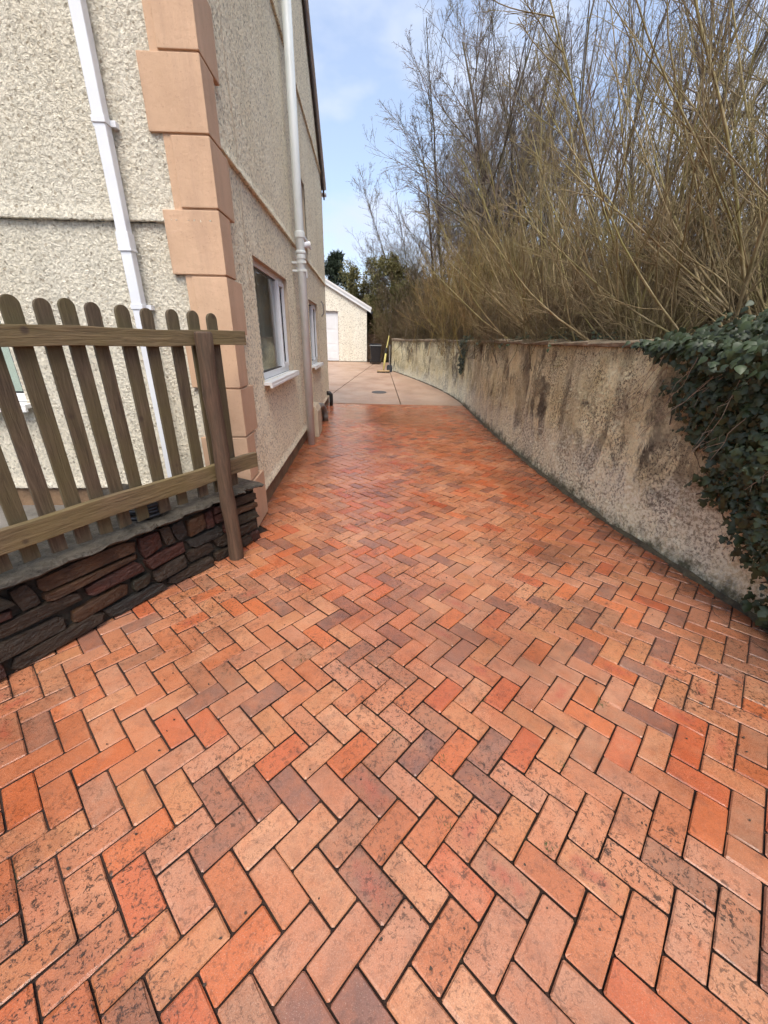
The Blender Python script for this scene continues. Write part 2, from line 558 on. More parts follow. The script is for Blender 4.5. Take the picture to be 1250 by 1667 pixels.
M['gwall'] = t.done(col, None, t.bump(t.noise(p, 110, 3, 0.7), 0.009), h, 1.5, 0.020)
t = NT('coping_garden', 0.85)
p = t.pos()
M['gcoping'] = t.done(t.ramp(t.noise(p, 5, 6, 0.68), [(0.3, (.085, .065, .04)), (0.5, (.24, .18, .115)), (0.72, (.36, .28, .19))]), None, t.bump(t.noise(p, 40, 5), 0.012))
# concrete
t = NT('concrete_yard', 0.6)
p = t.pos()
c = t.ramp(t.noise(p, 1.3, 6, 0.6), [(0.3, (.33, .20, .135)), (0.5, (.46, .30, .21)), (0.7, (.50, .36, .27))])
c = t.mix(t.ramp(t.noise(p, 60, 4, 0.7), [(0.4, 0.3), (0.6, 0.0)]), c, (.22, .13, .09))
sep = t.n('SeparateXYZ'); t.put(sep.inputs[0], p)
yn = t.math('ADD', sep.outputs[1], t.math('MULTIPLY', t.math('SUBTRACT', t.noise(p, 1.4, 5, 0.65), 0.5), 4.0))
dirt = t.math('SUBTRACT', 1.0, t.math('MULTIPLY', t.math('SUBTRACT', yn, 10.6), 0.45, True), True)
c = t.mix(t.math('MULTIPLY', dirt, 0.55), c, (.24, .175, .135))
M['concrete'] = t.done(c, t.ramp(t.noise(p, 1.0, 4), [(0.4, 0.38), (0.65, 0.62)]), t.bump(t.noise(p, 90, 4), 0.004))
t = NT('earth', 0.95)
p = t.pos()
M['earth'] = t.done(t.ramp(t.noise(p, 2.5, 7, 0.7), [(0.3, (.03, .02, .012)), (0.55, (.085, .058, .032)), (0.75, (.12, .10, .045))]), None, t.bump(t.noise(p, 12, 6, 0.7), 0.08))
M['timber_far'] = mat_plain('timber_brown', (.12, .072, .04), 0.8, 0.4, 8)
M['yellow'] = mat_plain('yellow_plastic', (.50, .42, .13), 0.5, 0.12, 6)
M['broomwood'] = mat_plain('pale_wood', (.42, .30, .16), 0.7, 0.2, 12)
M['iron'] = mat_plain('iron_cover', (.085, .075, .068), 0.55, 0.3, 20)
def bark(name, c1, c2, c3, sc=6):
    t = NT(name, 0.85)
    p = t.pos('object')
    c = t.ramp(t.noise(p, sc, 4, 0.65), [(0.28, c1), (0.5, c2), (0.72, c3)])
    c = t.mix(t.ramp(t.noise(p, 1.1, 4, 0.6), [(0.42, 0.0), (0.62, 0.6)]), c, tuple(x * y for x, y in zip(c2, (.85, 1.1, .6))))
    return t.done(c)
M['bark_dark'] = bark('bark_dark', (.05, .034, .025), (.11, .078, .055), (.18, .135, .098))
M['twig_purple'] = bark('twig_purple', (.085, .058, .048), (.155, .112, .09), (.24, .185, .155))
M['bark_olive'] = bark('bark_olive', (.08, .06, .025), (.17, .13, .055), (.29, .23, .12))
M['twig_tan'] = bark('twig_tan', (.11, .075, .035), (.23, .165, .085), (.36, .28, .17))
M['twig_gold'] = bark('twig_gold', (.11, .066, .024), (.24, .152, .062), (.38, .265, .125))
M['stem_tan'] = bark('stem_tan', (.14, .10, .045), (.30, .225, .115), (.46, .37, .22))
M['twig_brown'] = bark('twig_brown', (.06, .038, .02), (.13, .085, .045), (.22, .155, .09))
M['twig_grey'] = bark('twig_grey', (.11, .08, .072), (.20, .155, .14), (.30, .25, .23))
def leafmat(name, c1, c2, rough=0.45):
    t = NT(name, rough)
    p = t.pos()
    c = t.ramp(t.noise(p, 9, 4, 0.7), [(0.3, c1), (0.7, c2)])
    return t.done(c)
M['ivy'] = leafmat('ivy_leaf', (.011, .018, .006), (.042, .060, .018), 0.5)
M['ivy_big'] = leafmat('ivy_leaf_large', (.012, .022, .007), (.052, .075, .024), 0.48)
M['vine'] = mat_plain('vine_bare', (.26, .20, .14), 0.85, 0.35, 20)
M['vine_dark'] = mat_plain('vine_dark', (.06, .042, .03), 0.9, 0.4, 20)
M['conifer'] = leafmat('conifer_needles', (.010, .02, .010), (.032, .05, .02), 0.7)
M['gorse'] = leafmat('gorse_green', (.06, .058, .018), (.21, .18, .06), 0.8)

# ------------------------------------------------------------------ the setting
rng = np.random.default_rng(7)
random.seed(11)
SL, YC = 0.068, 10.6


def gz(y):
    return max(0.0, (y - YC) * SL)


# ground sheet: flat, following the slope of the yard, out to the horizon
ys = [-400, -60, -8, 0, 6, YC, 13, 16, 19.4, 24, 60, 400, 900]
xs = [-600, -60, -12, -3, 0, 2.2, 8, 60, 600]
V = [(x, y, -0.09 + min(gz(y), 0.9)) for y in ys for x in xs]
F = [(j * len(xs) + i, j * len(xs) + i + 1, (j + 1) * len(xs) + i + 1, (j + 1) * len(xs) + i) for j in range(len(ys) - 1) for i in range(len(xs) - 1)]
me = bpy.data.meshes.new('ground'); me.from_pydata(V, [], F)
tag(obj('ground', me, M['earth']), kind='structure')

# wall path (near to far)
WP = np.array([(2.46, -2.2), (2.43, 0.0), (2.38, 1.86), (2.31, 2.66), (2.235, 3.6), (2.235, 5.5), (2.35, 8.0), (2.50, 10.3), (2.46, 11.4), (2.30, 12.5),
               (2.05, 13.5), (1.755, 14.5), (1.42, 15.5), (1.15, 16.25), (0.97, 16.75)])


def catmull(P, n=24):
    out = []
    for i in range(len(P) - 1):
        p0, p1, p2, p3 = P[max(i - 1, 0)], P[i], P[i + 1], P[min(i + 2, len(P) - 1)]
        for k in range(n):
            s = k / n
            out.append(0.5 * ((2 * p1) + (-p0 + p2) * s + (2 * p0 - 5 * p1 + 4 * p2 - p3) * s ** 2 + (-p0 + 3 * p1 - 3 * p2 + p3) * s ** 3))
    out.append(P[-1])
    return np.array(out)


WC = catmull(WP)
WS = np.r_[0, np.cumsum(np.linalg.norm(np.diff(WC, axis=0), axis=1))]
WT = np.gradient(WC, axis=0); WT /= np.linalg.norm(WT, axis=1)[:, None]
WN = np.stack([-WT[:, 1], WT[:, 0]], 1)    # pointing to -X (towards the drive)


def wpt(s, off=0.0):
    x = np.interp(s, WS, WC[:, 0]); y = np.interp(s, WS, WC[:, 1])
    nx = np.interp(s, WS, WN[:, 0]); ny = np.interp(s, WS, WN[:, 1])
    return x + nx * off, y + ny * off


# bank of earth held up behind the garden wall
sb = np.linspace(0, WS[-1], 60)
prof = [(-0.20, -0.2), (-0.21, 1.22), (-0.9, 1.32), (-3.0, 1.5), (-8, 1.9), (-18, 2.8), (-45, 5.0)]
V, F = [], []
for k, s in enumerate(sb):
    for (o_, z_) in prof:
        if o_ > -1.0:
            x, y = wpt(s, o_)
        else:
            x0, y0 = wpt(s, -0.9)
            x, y = x0 + (-o_ - 0.9) * 0.93, y0 + (-o_ - 0.9) * (0.05 + 0.75 * (s / WS[-1]) ** 2)
        V.append((x, y, z_ + (0.08 * math.sin(s * 2.3 + o_) if o_ < -0.5 else 0)))
npf = len(prof)
for k in range(len(sb) - 1):
    for i in range(npf - 1):
        F.append((k * npf + i, k * npf + i + 1, (k + 1) * npf + i + 1, (k + 1) * npf + i))
me = bpy.data.meshes.new('bank'); me.from_pydata(V, [], F); me.shade_smooth()
tag(obj('bank', me, M['earth']), kind='structure')

# ------------------------------------------------------------------ brick driveway
ANG, PM = math.radians(44.78), 0.0987
OX, OY = 0.0239 * 1.53, 0.0077 * 1.53
ca, sa = math.cos(ANG), math.sin(ANG)
drive = tag(root('driveway', (0, 0, 0)), kind='structure')
obj('joint_sand', fast_mesh('joint_sand', [(-3.2, -2.2, -.013), (2.7, -2.2, -.013), (2.7, 10.8, -.013), (-3.2, 10.8, -.013)], [(0, 1, 2, 3)], False), M['joint'], drive)


def brick_geo(r, L=0.1920, W=0.0933, d=0.045):
    c = 0.0048
    hx, hy = L / 2, W / 2
    base = [(-hx + c, -hy), (0.0, -hy), (hx - c, -hy), (hx, -hy + c), (hx, hy - c), (hx - c, hy), (0.0, hy), (-hx + c, hy), (-hx, hy - c), (-hx, -hy + c)]
    ring0, ring1, ring2 = [], [], []
    for (x, y) in base:
        jx, jy = r.uniform(-.0008, .0008), r.uniform(-.0008, .0008)
        ins = r.uniform(.0028, .0055) * (2.6 if r.random() < .10 else 1)
        ring2.append((x, y, -d))
        ring1.append((x + jx, y + jy, -.0042 * r.uniform(.7, 1.5)))
        ring0.append((x + jx - math.copysign(ins if abs(x) > .01 else 0, x), y + jy - math.copysign(ins, y), r.uniform(-.0004, .0003)))
    n = len(base)
    fs = [tuple(range(n))]
    for a, b in ((0, n), (n, 2 * n)):
        for i in range(n):
            k = (i + 1) % n
            fs.append((a + i, b + i, b + k, a + k))
    return ring0 + ring1 + ring2, fs


rr = random.Random(5)
VAR = [brick_geo(rr) for _ in range(14)]
VM = []
for v_, f_ in VAR:
    me = bpy.data.meshes.new('brick'); me.from_pydata(v_, [], f_); me.update(); me.materials.append(M['brick_near']); me.materials.append(M['joint']); me.polygons.foreach_set('material_index', [0] * 11 + [1] * 10); VM.append(me)


def conc_edge(x):
    return 10.70 - (x + 0.97) * 0.094


STA = np.array([-1.761, 1.503]); STD = np.array([0.5051, 0.8631])
STN = np.array([0.8631, -0.5051])     # outwards of the stone wall face, towards the drive
bricks = []
for i in range(-64, 136):
    for j in range(-95, 126):
        s4 = (i + j) % 4
        if s4 == 2: cx_, cy_, th = i + 1, j + .5, ANG
        elif s4 == 0: cx_, cy_, th = i + .5, j + 1, ANG + math.pi / 2
        else: continue
        x = OX + (cx_ * ca - cy_ * sa) * PM; y = OY + (cx_ * sa + cy_ * ca) * PM
        if y < -1.5 or y > conc_edge(x) + 0.12 or x > np.interp(y, WC[:, 1], WC[:, 0]) + .12 or x < -3.0: continue
        if y > 3.2 and x < -1.12: continue
        if ((np.array([x, y]) - STA) @ STN) < -0.16 and y < 3.3: continue
        if x > 2.7: continue
        bricks.append((x, y, th))


def on_screen(x, y, z=0.0):
    v = RC.T @ np.array([x, y, z - 1.53])
    if v[2] > -0.05: return None
    return 625 + 649.6 * v[0] / -v[2], 833.5 - 649.6 * v[1] / -v[2], -v[2]


scored = []
for k, (x, y, th) in enumerate(bricks):
    q = on_screen(x, y)
    ok = q is not None and -30 < q[0] < 1280 and 0 < q[1] < 1700
    scored.append((1 / (x * x + y * y + 2.34) if ok else 0.0, k))
scored.sort(reverse=True)
near = set(k for _, k in scored[:300])
fv, ff, frnd = [], [], []
eye = (0, 0, 0)
for k, (x, y, th) in enumerate(bricks):
    vi = rr.randrange(14)
    flip = rr.choice((0, math.pi))
    z = rr.gauss(0, .0011) + 0.006 * math.sin(x * 1.9 + y * .7) * math.sin(y * 1.1)
    tx, ty = rr.gauss(0, .007), rr.gauss(0, .007)
    rz = th + flip + rr.gauss(0, .006)
    if k in near:
        o = bpy.data.objects.new('brick', VM[vi]); COL.objects.link(o); o.parent = drive
        o.location = (x + rr.gauss(0, .0005), y + rr.gauss(0, .0005), z); o.rotation_euler = (tx, ty, rz)
    else:
        c_, s_ = math.cos(rz), math.sin(rz)
        b0 = len(fv)
        for (vx, vy, vz) in VAR[vi][0]:
            fv.append((x + vx * c_ - vy * s_, y + vx * s_ + vy * c_, z + vz + tx * vy - ty * vx))
        ff += [tuple(q + b0 for q in fc) for fc in VAR[vi][1]]
        frnd += [rr.random()] * len(VAR[vi][0])
me = bpy.data.meshes.new('brick_paving'); me.from_pydata(fv, [], ff); me.update()
me.materials.append(M['brick_far']); me.materials.append(M['joint'])
me.polygons.foreach_set('material_index', np.tile(np.array([0] * 11 + [1] * 10, np.int32), len(ff) // 21))
at = me.attributes.new('rnd', 'FLOAT', 'POINT'); at.data.foreach_set('value', np.array(frnd, np.float32))
bm = bmesh.new(); bm.from_mesh(me)
bmesh.ops.bisect_plane(bm, geom=bm.verts[:] + bm.edges[:] + bm.faces[:], plane_co=(-.97, 10.70, 0), plane_no=(0.094, 1, 0), clear_outer=True)
bm.to_mesh(me); bm.free()
tag(obj('brick_paving', me, M['brick_far'], drive), kind='stuff')

# small debris on the drive: leaf litter crumbs and twigs near the wall foot
def scatter_twigs():
    mb = MB()
    r = random.Random(3)
    for _ in range(170):
        s = r.uniform(3.6, 8.5) if _ % 2 else r.uniform(3.6, 5.6)
        x, y = wpt(s, r.uniform(0.03, 0.35) ** 1.3)
        a = r.uniform(0, 6.3); l = r.uniform(.04, .18)
        mb.tube([(x, y, .004), (x + l * .5 * math.cos(a), y + l * .5 * math.sin(a), .012), (x + l * math.cos(a + .4), y + l * math.sin(a + .4), .004)], [.0018, .0016, .0008], 3)
    return mb
tag(scatter_twigs().build('twig_litter', M['vine_dark']), 'dark dead twigs littering the bricks along the wall foot', 'twigs', kind='stuff')
mb = MB()
r = random.Random(9)
for _ in range(220):
    y = 0.45 + 5 * r.random() ** 1.6; x = r.uniform(-1.1, 2.1)
    if ((np.array([x, y]) - STA) @ STN) < 0.02: continue
    a = r.uniform(0, 6.3); l = r.uniform(.0015, .0045)
    n_ = r.randint(4, 6)
    mb.prism([(x + l * math.cos(a + q * 6.28 / n_) * r.uniform(.6, 1.5), y + l * math.sin(a + q * 6.28 / n_) * r.uniform(.6, 1.2), 0.001) for q in range(n_)], (0, 0, r.uniform(.003, .006)))
tag(mb.build('leaf_crumbs', M['vine_dark']), 'dark crumbs of leaf and soil scattered over the bricks', 'debris', kind='stuff')
mb = MB()
for (x, y) in [(-.34, 1.62), (.12, 1.18), (.30, 1.05), (.52, 1.34), (.75, 1.02), (-.1, 1.9), (.26, .82), (1.08, 1.3), (.6, .74)]:
    for _ in range(26):
        a = r.uniform(0, 6.3); q = r.random() ** .7 * .028; l = r.uniform(.006, .016)
        px_, py_ = x + q * math.cos(a), y + q * math.sin(a); b = r.uniform(0, 6.3)
        mb.add([(px_ - .002, py_, .001), (px_ + .002, py_, .001), (px_ + l * math.cos(b), py_ + l * math.sin(b), .003 + l * .6)], [(0, 1, 2)])
tag(mb.build('moss', leafmat('moss', (.03, .04, .015), (.08, .10, .03), 0.9)), 'tiny green moss tufts growing in the brick joints', 'moss', kind='stuff')

# ------------------------------------------------------------------ concrete yard: three poured bays with open joints
yard = tag(root('concrete_yard'), kind='structure')


def bay(poly, name='concrete_bay'):
    top = [(x, y, gz(y) + 0.004 + (0.0 if y > YC else 0.0)) for x, y in poly]
    bot = [(x, y, z - 0.12) for x, y, z in top]
    n = len(poly)
    bm = bmesh.new()
    tv = [bm.verts.new(p) for p in top]; bv = [bm.verts.new(p) for p in bot]
    bm.faces.new(tv)
    for i in range(n):
        bm.faces.new((tv[i], bv[i], bv[(i + 1) % n], tv[(i + 1) % n]))
    bmesh.ops.recalc_face_normals(bm, faces=bm.faces)
    me = bpy.data.meshes.new(name); bm.to_mesh(me); bm.free()
    return obj(name, me, M['concrete'], yard)


def ce(x): return conc_edge(x) + 0.012
g_ = 0.011
J1 = lambda s: np.array([-1.0, 11.92]) + (np.array([0.226, 18.41]) - np.array([-1.0, 11.92])) * s
J2 = lambda s: np.array([0.868, 10.62]) + (np.array([0.886, 15.4]) - np.array([0.868, 10.62])) * s
a0, a1 = J1(-0.12), J1(1.14)
wl = [wpt(s, -0.03) for s in np.linspace(np.interp(10.45, WC[:, 1], WS), WS[-1], 14)]
bay([(-4.5, 11.0), (a0[0] - g_, a0[1]), (a1[0] - g_, a1[1]), (-4.5, 19.4)])
bay([(a0[0] + g_, a0[1]), (-1.05, ce(-1.05)), (0.868 - g_, ce(.868)), (0.886 - g_, 16.9), (1.0, 17.0), (1.0, 19.3), (a1[0] + g_, a1[1])])
bay([(0.868 + g_, ce(.868)), (2.48, ce(2.48))] + wl[1:] + [(0.886 + g_, 16.9)])
# inspection cover let into the concrete
mb = MB()
mb.tube([(0.35, 12.18, gz(12.18) + .004), (0.35, 12.18 - .008 * SL, gz(12.18) + .012)], 0.22, 24)
cv = mb.build('drain_cover', M['iron'])
tag(cv, 'round dark drain cover set in the concrete yard', 'drain cover')

# ------------------------------------------------------------------ house
house = root('house', (-1.0, 3.24, 0))
tag(house, 'cream roughcast house with peach quoins and grey soil pipe on the left', 'house')
HX, HY0, HY1 = -1.0, 3.24, 10.9
house_inv = Matrix.Translation((1.0, -3.24, 0))


def hobj(o):
    """part given in world coordinates -> child of the house"""
    o.parent = house
    o.matrix_parent_inverse = house_inv
    return o


EZ, RS = 4.62, 0.81
RY = (HY0 + HY1) / 2


def roofz(y):
    return EZ + RS * np.minimum(y - HY0, HY1 - y)


WIN1 = (4.13, 5.74, 1.14, 2.20)
WIN2 = (7.76, 9.05, 1.08, 2.16)
WIN3 = (7.0, 7.9, 2.95, 3.76)
# side wall in three lifts with bell-mouth drips
us = [HY0 + 0.03]
while us[-1] < HY1: us.append(us[-1] + 0.0036 * us[-1])
us[-1] = HY1
us = merge_lines(us, [WIN1[0], WIN1[1], WIN2[0], WIN2[1], WIN3[0], WIN3[1]], 0.006)


def lift(z0, z1, dz, drip, off0=0.0, extra=()):
    rows = []
    if drip:
        rows += [(z0 + .001, off0 - 0.012), (z0, off0 + 0.008), (z0 + .004, off0 + 0.020), (z0 + .012, off0 + .021), (z0 + .03, off0 + .017), (z0 + .05, off0 + .009), (z0 + .075, off0 + .003)]
        zs = z0 + .09
    else:
        zs = z0
    for z in merge_lines(np.arange(zs, z1, dz), [e for e in extra] + [z1], dz * .5):
        rows.append((z, off0))
    return rows


fx = lambda U, Z, O: (HX + O, U, Z)
fxr = lambda U, Z, O: (HX + O, U, np.minimum(Z, roofz(U) - 0.02))
hobj(grid_wall('side_wall', us, lift(0.17, 2.69, .016, True, 0.0, (WIN1[2], WIN1[3], WIN2[2], WIN2[3])), fx, [WIN1, WIN2], M['render_side'], None))
hobj(grid_wall('side_wall', us, lift(2.69, 4.73, .018, True, 0.010, (WIN3[2], WIN3[3])), fxr, [WIN3], M['render_side'], None, lambda u, z: z > roofz(u) + .02))
hobj(grid_wall('side_wall', us, lift(4.73, 7.6, .022, True, 0.018), fxr, [], M['render_side'], None, lambda u, z: z > roofz(u) + .02))
# front wall
WINF = (-3.75, -2.60, 1.05, 2.05)
uf = np.r_[np.arange(-9, -3.2, .12), np.arange(-3.2, HX - .02, .0105), HX - 0.02]
uf = merge_lines(uf, [WINF[0], WINF[1]], .006)
ff_ = lambda U, Z, O: (U, HY0 - O, Z)
hobj(grid_wall('front_wall', uf, lift(0.36, 2.22, .0115, True, 0.0, (WINF[2], WINF[3])), ff_, [WINF], M['render_front'], None))
hobj(grid_wall('front_wall', uf, lift(2.22, 3.7, .0115, True, 0.012) + lift(3.72, EZ, .1, False, 0.012), ff_, [], M['render_front'], None))
# plinth, set back under the render
hobj(MB().box(-9, HX - 0.012, HY0 + 0.012, HY1, -0.1, 0.19).build('plinth', M['plinth']))
hobj(MB().box(-9, HX - 0.2, HY0 + 0.008, HY0 + .011, 0.15, 0.375).build('plinth', M['plinth']))
# back wall and inner core, so nothing is see-through
hobj(MB().box(-9, HX - 0.9, HY1 - .2, HY1, 0.19, EZ).build('back_wall', M['render_garage']))
hobj(MB().box(HX - 0.9, HX + 0.0, HY1 - .02, HY1 - .001, 0.19, EZ).build('back_wall', M['render_garage']))

# quoins
qz = [0.0, 0.425, 0.80, 1.172, 1.545, 1.918, 2.295, 2.672, 3.045, 3.42, 3.795, 4.17, 4.545]
rq = random.Random(2)
for k in range(len(qz) - 1):
    z0, z1 = qz[k] + .006, qz[k + 1] - .006
    longf = (k % 2 == 1)
    fl, sl_ = (0.36, 0.20) if longf else (0.235, 0.33)
    e = 0.034 + (0.012 if k == 0 else 0)
    x1, y0 = HX + e, HY0 - e
    poly = [(x1, y0, z0), (x1, HY0 + sl_, z0), (HX - .03, HY0 + sl_, z0), (HX - .03, HY0 + .03, z0), (HX - fl + e, HY0 + .03, z0), (HX - fl + e, y0, z0)]
    q = MB().prism(poly, (0, 0, z1 - z0)).build('quoin', M['quoin'], bevel=0.005)
    hobj(q)
hobj(MB().box(HX - .25, HX + .02, HY0 - .02, HY0 + .2, 0, 4.54).build('quoin_joint', M['quoin']))

# windows
def window(axis, rect, back, panes, sill, extra=None):
    """axis 'x': wall plane X=HX facing +X ; 'y': wall plane Y=HY0 facing -Y. rect in (u0,u1,z0,z1)."""
    u0, u1, z0, z1 = rect
    w = root('window', (HX, u0, z0) if axis == 'x' else (u0, HY0, z0))

    def bx(mb, ua, ub, da, db, za, zb):     # d: depth into the wall
        if axis == 'x': return mb.box(HX - db, HX - da, ua, ub, za, zb)
        return mb.box(ua, ub, HY0 + da, HY0 + db, za, zb)

    def part(name, mb, mat, bevel=0):
        o = mb.build(name, mat, bevel=bevel)
        o.parent = w; o.matrix_parent_inverse = Matrix.Translation(-w.location)
        return o
    rmat = M['render_side'] if axis == 'x' else M['render_front']
    # smooth painted reveals
    rv = MB()
    d = back + .07
    bx(rv, u0 - .05, u0, .004, d, z0, z1 + .05); bx(rv, u1, u1 + .05, .004, d, z0, z1 + .05); bx(rv, u0, u1, .004, d, z1, z1 + .05)
    part('reveal', rv, M['reveal'])
    fr = MB()
    fw = .05
    bx(fr, u0, u1, back, back + .06, z1 - fw, z1); bx(fr, u0, u1, back, back + .06, z0, z0 + fw * 1.25)
    bx(fr, u0, u0 + fw, back, back + .06, z0 + fw * 1.25, z1 - fw); bx(fr, u1 - fw, u1, back, back + .06, z0 + fw * 1.25, z1 - fw)
    for (a, b, opener) in panes[1:]:
        bx(fr, a - fw * .6, a + fw * .2, back, back + .06, z0 + fw * 1.25, z1 - fw)
    part('frame', fr, M['white'], 0.006)
    for (a, b, opener) in panes:
        a2, b2, za, zb = max(a, u0 + fw), min(b, u1 - fw), z0 + fw * 1.25, z1 - fw
        if opener:
            cs = MB(); sw = .05
            bx(cs, a2, b2, back - .018, back + .03, zb - sw, zb); bx(cs, a2, b2, back - .018, back + .03, za, za + sw)
            bx(cs, a2, a2 + sw, back - .018, back + .03, za + sw, zb - sw); bx(cs, b2 - sw, b2, back - .018, back + .03, za + sw, zb - sw)
            part('casement', cs, M['white'], 0.006)
            a2 += sw; b2 -= sw; za += sw; zb -= sw
        gk = MB()
        for (p0, p1, q0, q1) in ((a2, b2, zb - .012, zb + .002), (a2, b2, za - .002, za + .012), (a2 - .002, a2 + .012, za, zb), (b2 - .012, b2 + .002, za, zb)):
            bx(gk, p0, p1, back + .012, back + .04, q0, q1)
        part('gasket', gk, M['black'])
        part('pane', bx(MB(), a2, b2, back + .026, back + .034, za, zb), M['glass'])
    sl = MB()
    bx(sl, u0 - .035 if sill > 1 else u0 + .002, u1 + .035 if sill > 1 else u1 - .002, -0.075, back + .01, z0 - .035, z0 - .004)
    bx(sl, u0 - .035 if sill > 1 else u0 + .002, u1 + .035 if sill > 1 else u1 - .002, -0.080, -0.055, z0 - .060, z0 - .033)
    part('sill', sl, M['sillwhite'], 0.004)
    # the room behind the glass
    rm = MB()
    bx(rm, u0 - .3, u1 + .3, 1.3, 1.35, z0 - .5, z1 + .3); bx(rm, u0 - .35, u0 - .3, back + .08, 1.35, z0 - .5, z1 + .3); bx(rm, u1 + .3, u1 + .35, back + .08, 1.35, z0 - .5, z1 + .3)
    bx(rm, u0 - .3, u1 + .3, back + .08, 1.3, z0 - .55, z0 - .5); bx(rm, u0 - .3, u1 + .3, back + .08, 1.3, z1 + .3, z1 + .35)
    part('room', rm, M['room'])
    if extra: extra(part, bx)
    hobj(w)
    return w


M['reveal'] = mat_plain('reveal_paint', (.50, .40, .29), 0.85, 0.15, 6, 0.002, 120)


def curtain(ua, ub, z0, z1, d, mat):
    def f(part, bx):
        V, F = [], []
        n = 40
        for i in range(n + 1):
            u = ua + (ub - ua) * i / n
            dd = d + .025 * math.sin(i * 1.9) + .01 * math.sin(i * .7)
            for z in (z0, z1):
                V.append((HX - dd, u, z) if mat != 'blind' else (u, HY0 + d, z))
        for i in range(n): F.append((2 * i, 2 * i + 2, 2 * i + 3, 2 * i + 1))
        mb = MB(); mb.add(V, F)
        part('curtain' if mat != 'blind' else 'blind', mb, M[mat])
    return f


window('x', WIN1, .05, [(4.13, 5.36, False), (5.36, 5.74, True)], 2, curtain(4.0, 5.9, 1.1, 2.3, .24, 'curtain'))
window('x', WIN2, .05, [(7.76, 8.55, False), (8.55, 9.05, True)], 2, curtain(7.6, 9.2, 1.0, 2.3, .24, 'curtain'))
window('x', WIN3, .085, [(7.0, 7.9, False)], 1)
window('y', WINF, .06, [(-3.75, -3.2, True), (-3.2, -2.60, False)], 2, curtain(-3.74, -2.61, 1.0, 2.1, .16, 'blind'))

# roof, verge boards and gutter
rf = MB()
for sgn in (1,):
    rf.prism([(HX + .075, HY0 - .35, EZ - .35 * RS + .04), (HX + .075, RY, EZ + (RY - HY0) * RS + .04), (HX + .075, HY1 + .12, EZ - .12 * RS + .04),
              (HX + .075, HY1 + .12, EZ - .12 * RS + .13), (HX + .075, RY, EZ + (RY - HY0) * RS + .16), (HX + .075, HY0 - .35, EZ - .35 * RS + .13)], (-8, 0, 0))
hobj(rf.build('roof', M['slate']))
for (ya, yb) in ((HY1 + .10, RY), (HY0 - .33, RY)):
    za, zb = EZ + RS * ((HY1 - ya) if ya > RY else (ya - HY0)), EZ + RS * (RY - HY0)
    b = MB().prism([(HX + .034, ya, za - .16), (HX + .034, yb, zb - .16), (HX + .034, yb, zb + .035), (HX + .034, ya, za + .035)], (.03, 0, 0))
    hobj(b.build('bargeboard', M['board_brown']))
    b = MB().prism([(HX + .060, ya, za + .02), (HX + .060, yb, zb + .02), (HX + .060, yb, zb + .075), (HX + .060, ya, za + .075)], (.045, 0, 0))
    hobj(b.build('verge_trim', M['pipe']))
g = MB()
pr = [(HY1 + .10 + .055 * math.cos(a), EZ - .13 + .055 * math.sin(a)) for a in np.linspace(math.pi, 2 * math.pi, 9)]
g.prism([(HX + .10, y, z) for y, z in pr] + [(HX + .10, pr[-1][0], pr[-1][1] + .01), (HX + .10, pr[0][0], pr[0][1] + .01)], (-7.5, 0, 0))
hobj(g.build('gutter', M['pipe_white']))
hobj(MB().box(HX - 8, HX - .05, HY0 - .30, HY0 - .27, EZ - .25, EZ - .08).build('fascia', M['board_brown']))

# grey soil pipe on the side wall
PX, PY = -0.878, 6.27
sp = hobj(MB().tube([(PX, PY, 0.0), (PX, PY, 6.9)], .056, 20).build('soil_pipe', M['pipe'], smooth=False))
sp.data.shade_smooth()


def sub(o, par):
    o.parent = par
    o.matrix_parent_inverse = par.matrix_world.inverted() if False else Matrix.Identity(4)
    return o


for (za, zb, rr_) in ((2.735, 2.815, .066), (2.56, 2.60, .068), (2.50, 2.56, .062), (0.0, 0.0, 0)):
    if rr_:
        sub(MB().tube([(PX, PY, za), (PX, PY, za + .01), (PX, PY, zb - .01), (PX, PY, zb)], [rr_ - .006, rr_, rr_, rr_ - .006], 20).build('collar', M['pipe']), sp)
for zc in (2.37, 2.465, 5.2):
    mb = MB().tube([(PX, PY, zc - .014), (PX, PY, zc + .014)], .0605, 20)
    mb.box(HX - .01, PX - .05, PY - .02, PY + .02, zc - .012, zc + .012)
    mb.box(PX + .03, PX + .075, PY - .062, PY - .045, zc - .014, zc + .014)
    sub(mb.build('bracket', M['pipe']), sp)
mb = MB().tube([(PX + .03, PY + .02, 2.66), (PX + .085, PY + .055, 2.68), (PX + .115, PY + .07, 2.683)], [.036, .036, .042], 14)
sub(mb.build('boss', M['pipe_white']), sp)
# square white downpipe on the front wall
DX, DY = -1.575, HY0 - .075
dp = hobj(MB().box(DX - .034, DX + .034, DY - .034, DY + .034, .25, EZ).build('downpipe', M['pipe_white'], bevel=.006))
for zc, kind in ((2.70, 0), (1.715, 0), (2.10, 1), (3.9, 0)):
    mb = MB()
    if kind == 0:
        mb.box(DX - .040, DX + .040, DY - .040, DY + .040, zc - .016, zc + .016)
        mb.box(DX + .035, DX + .068, DY + .022, HY0 - .001, zc - .016, zc + .016)
        mb.box(DX - .068, DX - .035, DY + .022, HY0 - .001, zc - .016, zc + .016)
        sub(mb.build('bracket', M['pipe_white'], bevel=.003), dp)
    else:
        mb.box(DX - .039, DX + .039, DY - .039, DY + .039, zc - .055, zc + .045)
        mb.box(DX - .042, DX + .042, DY - .042, DY + .042, zc - .060, zc - .047)
        sub(mb.build('coupler', M['pipe_white'], bevel=.003), dp)
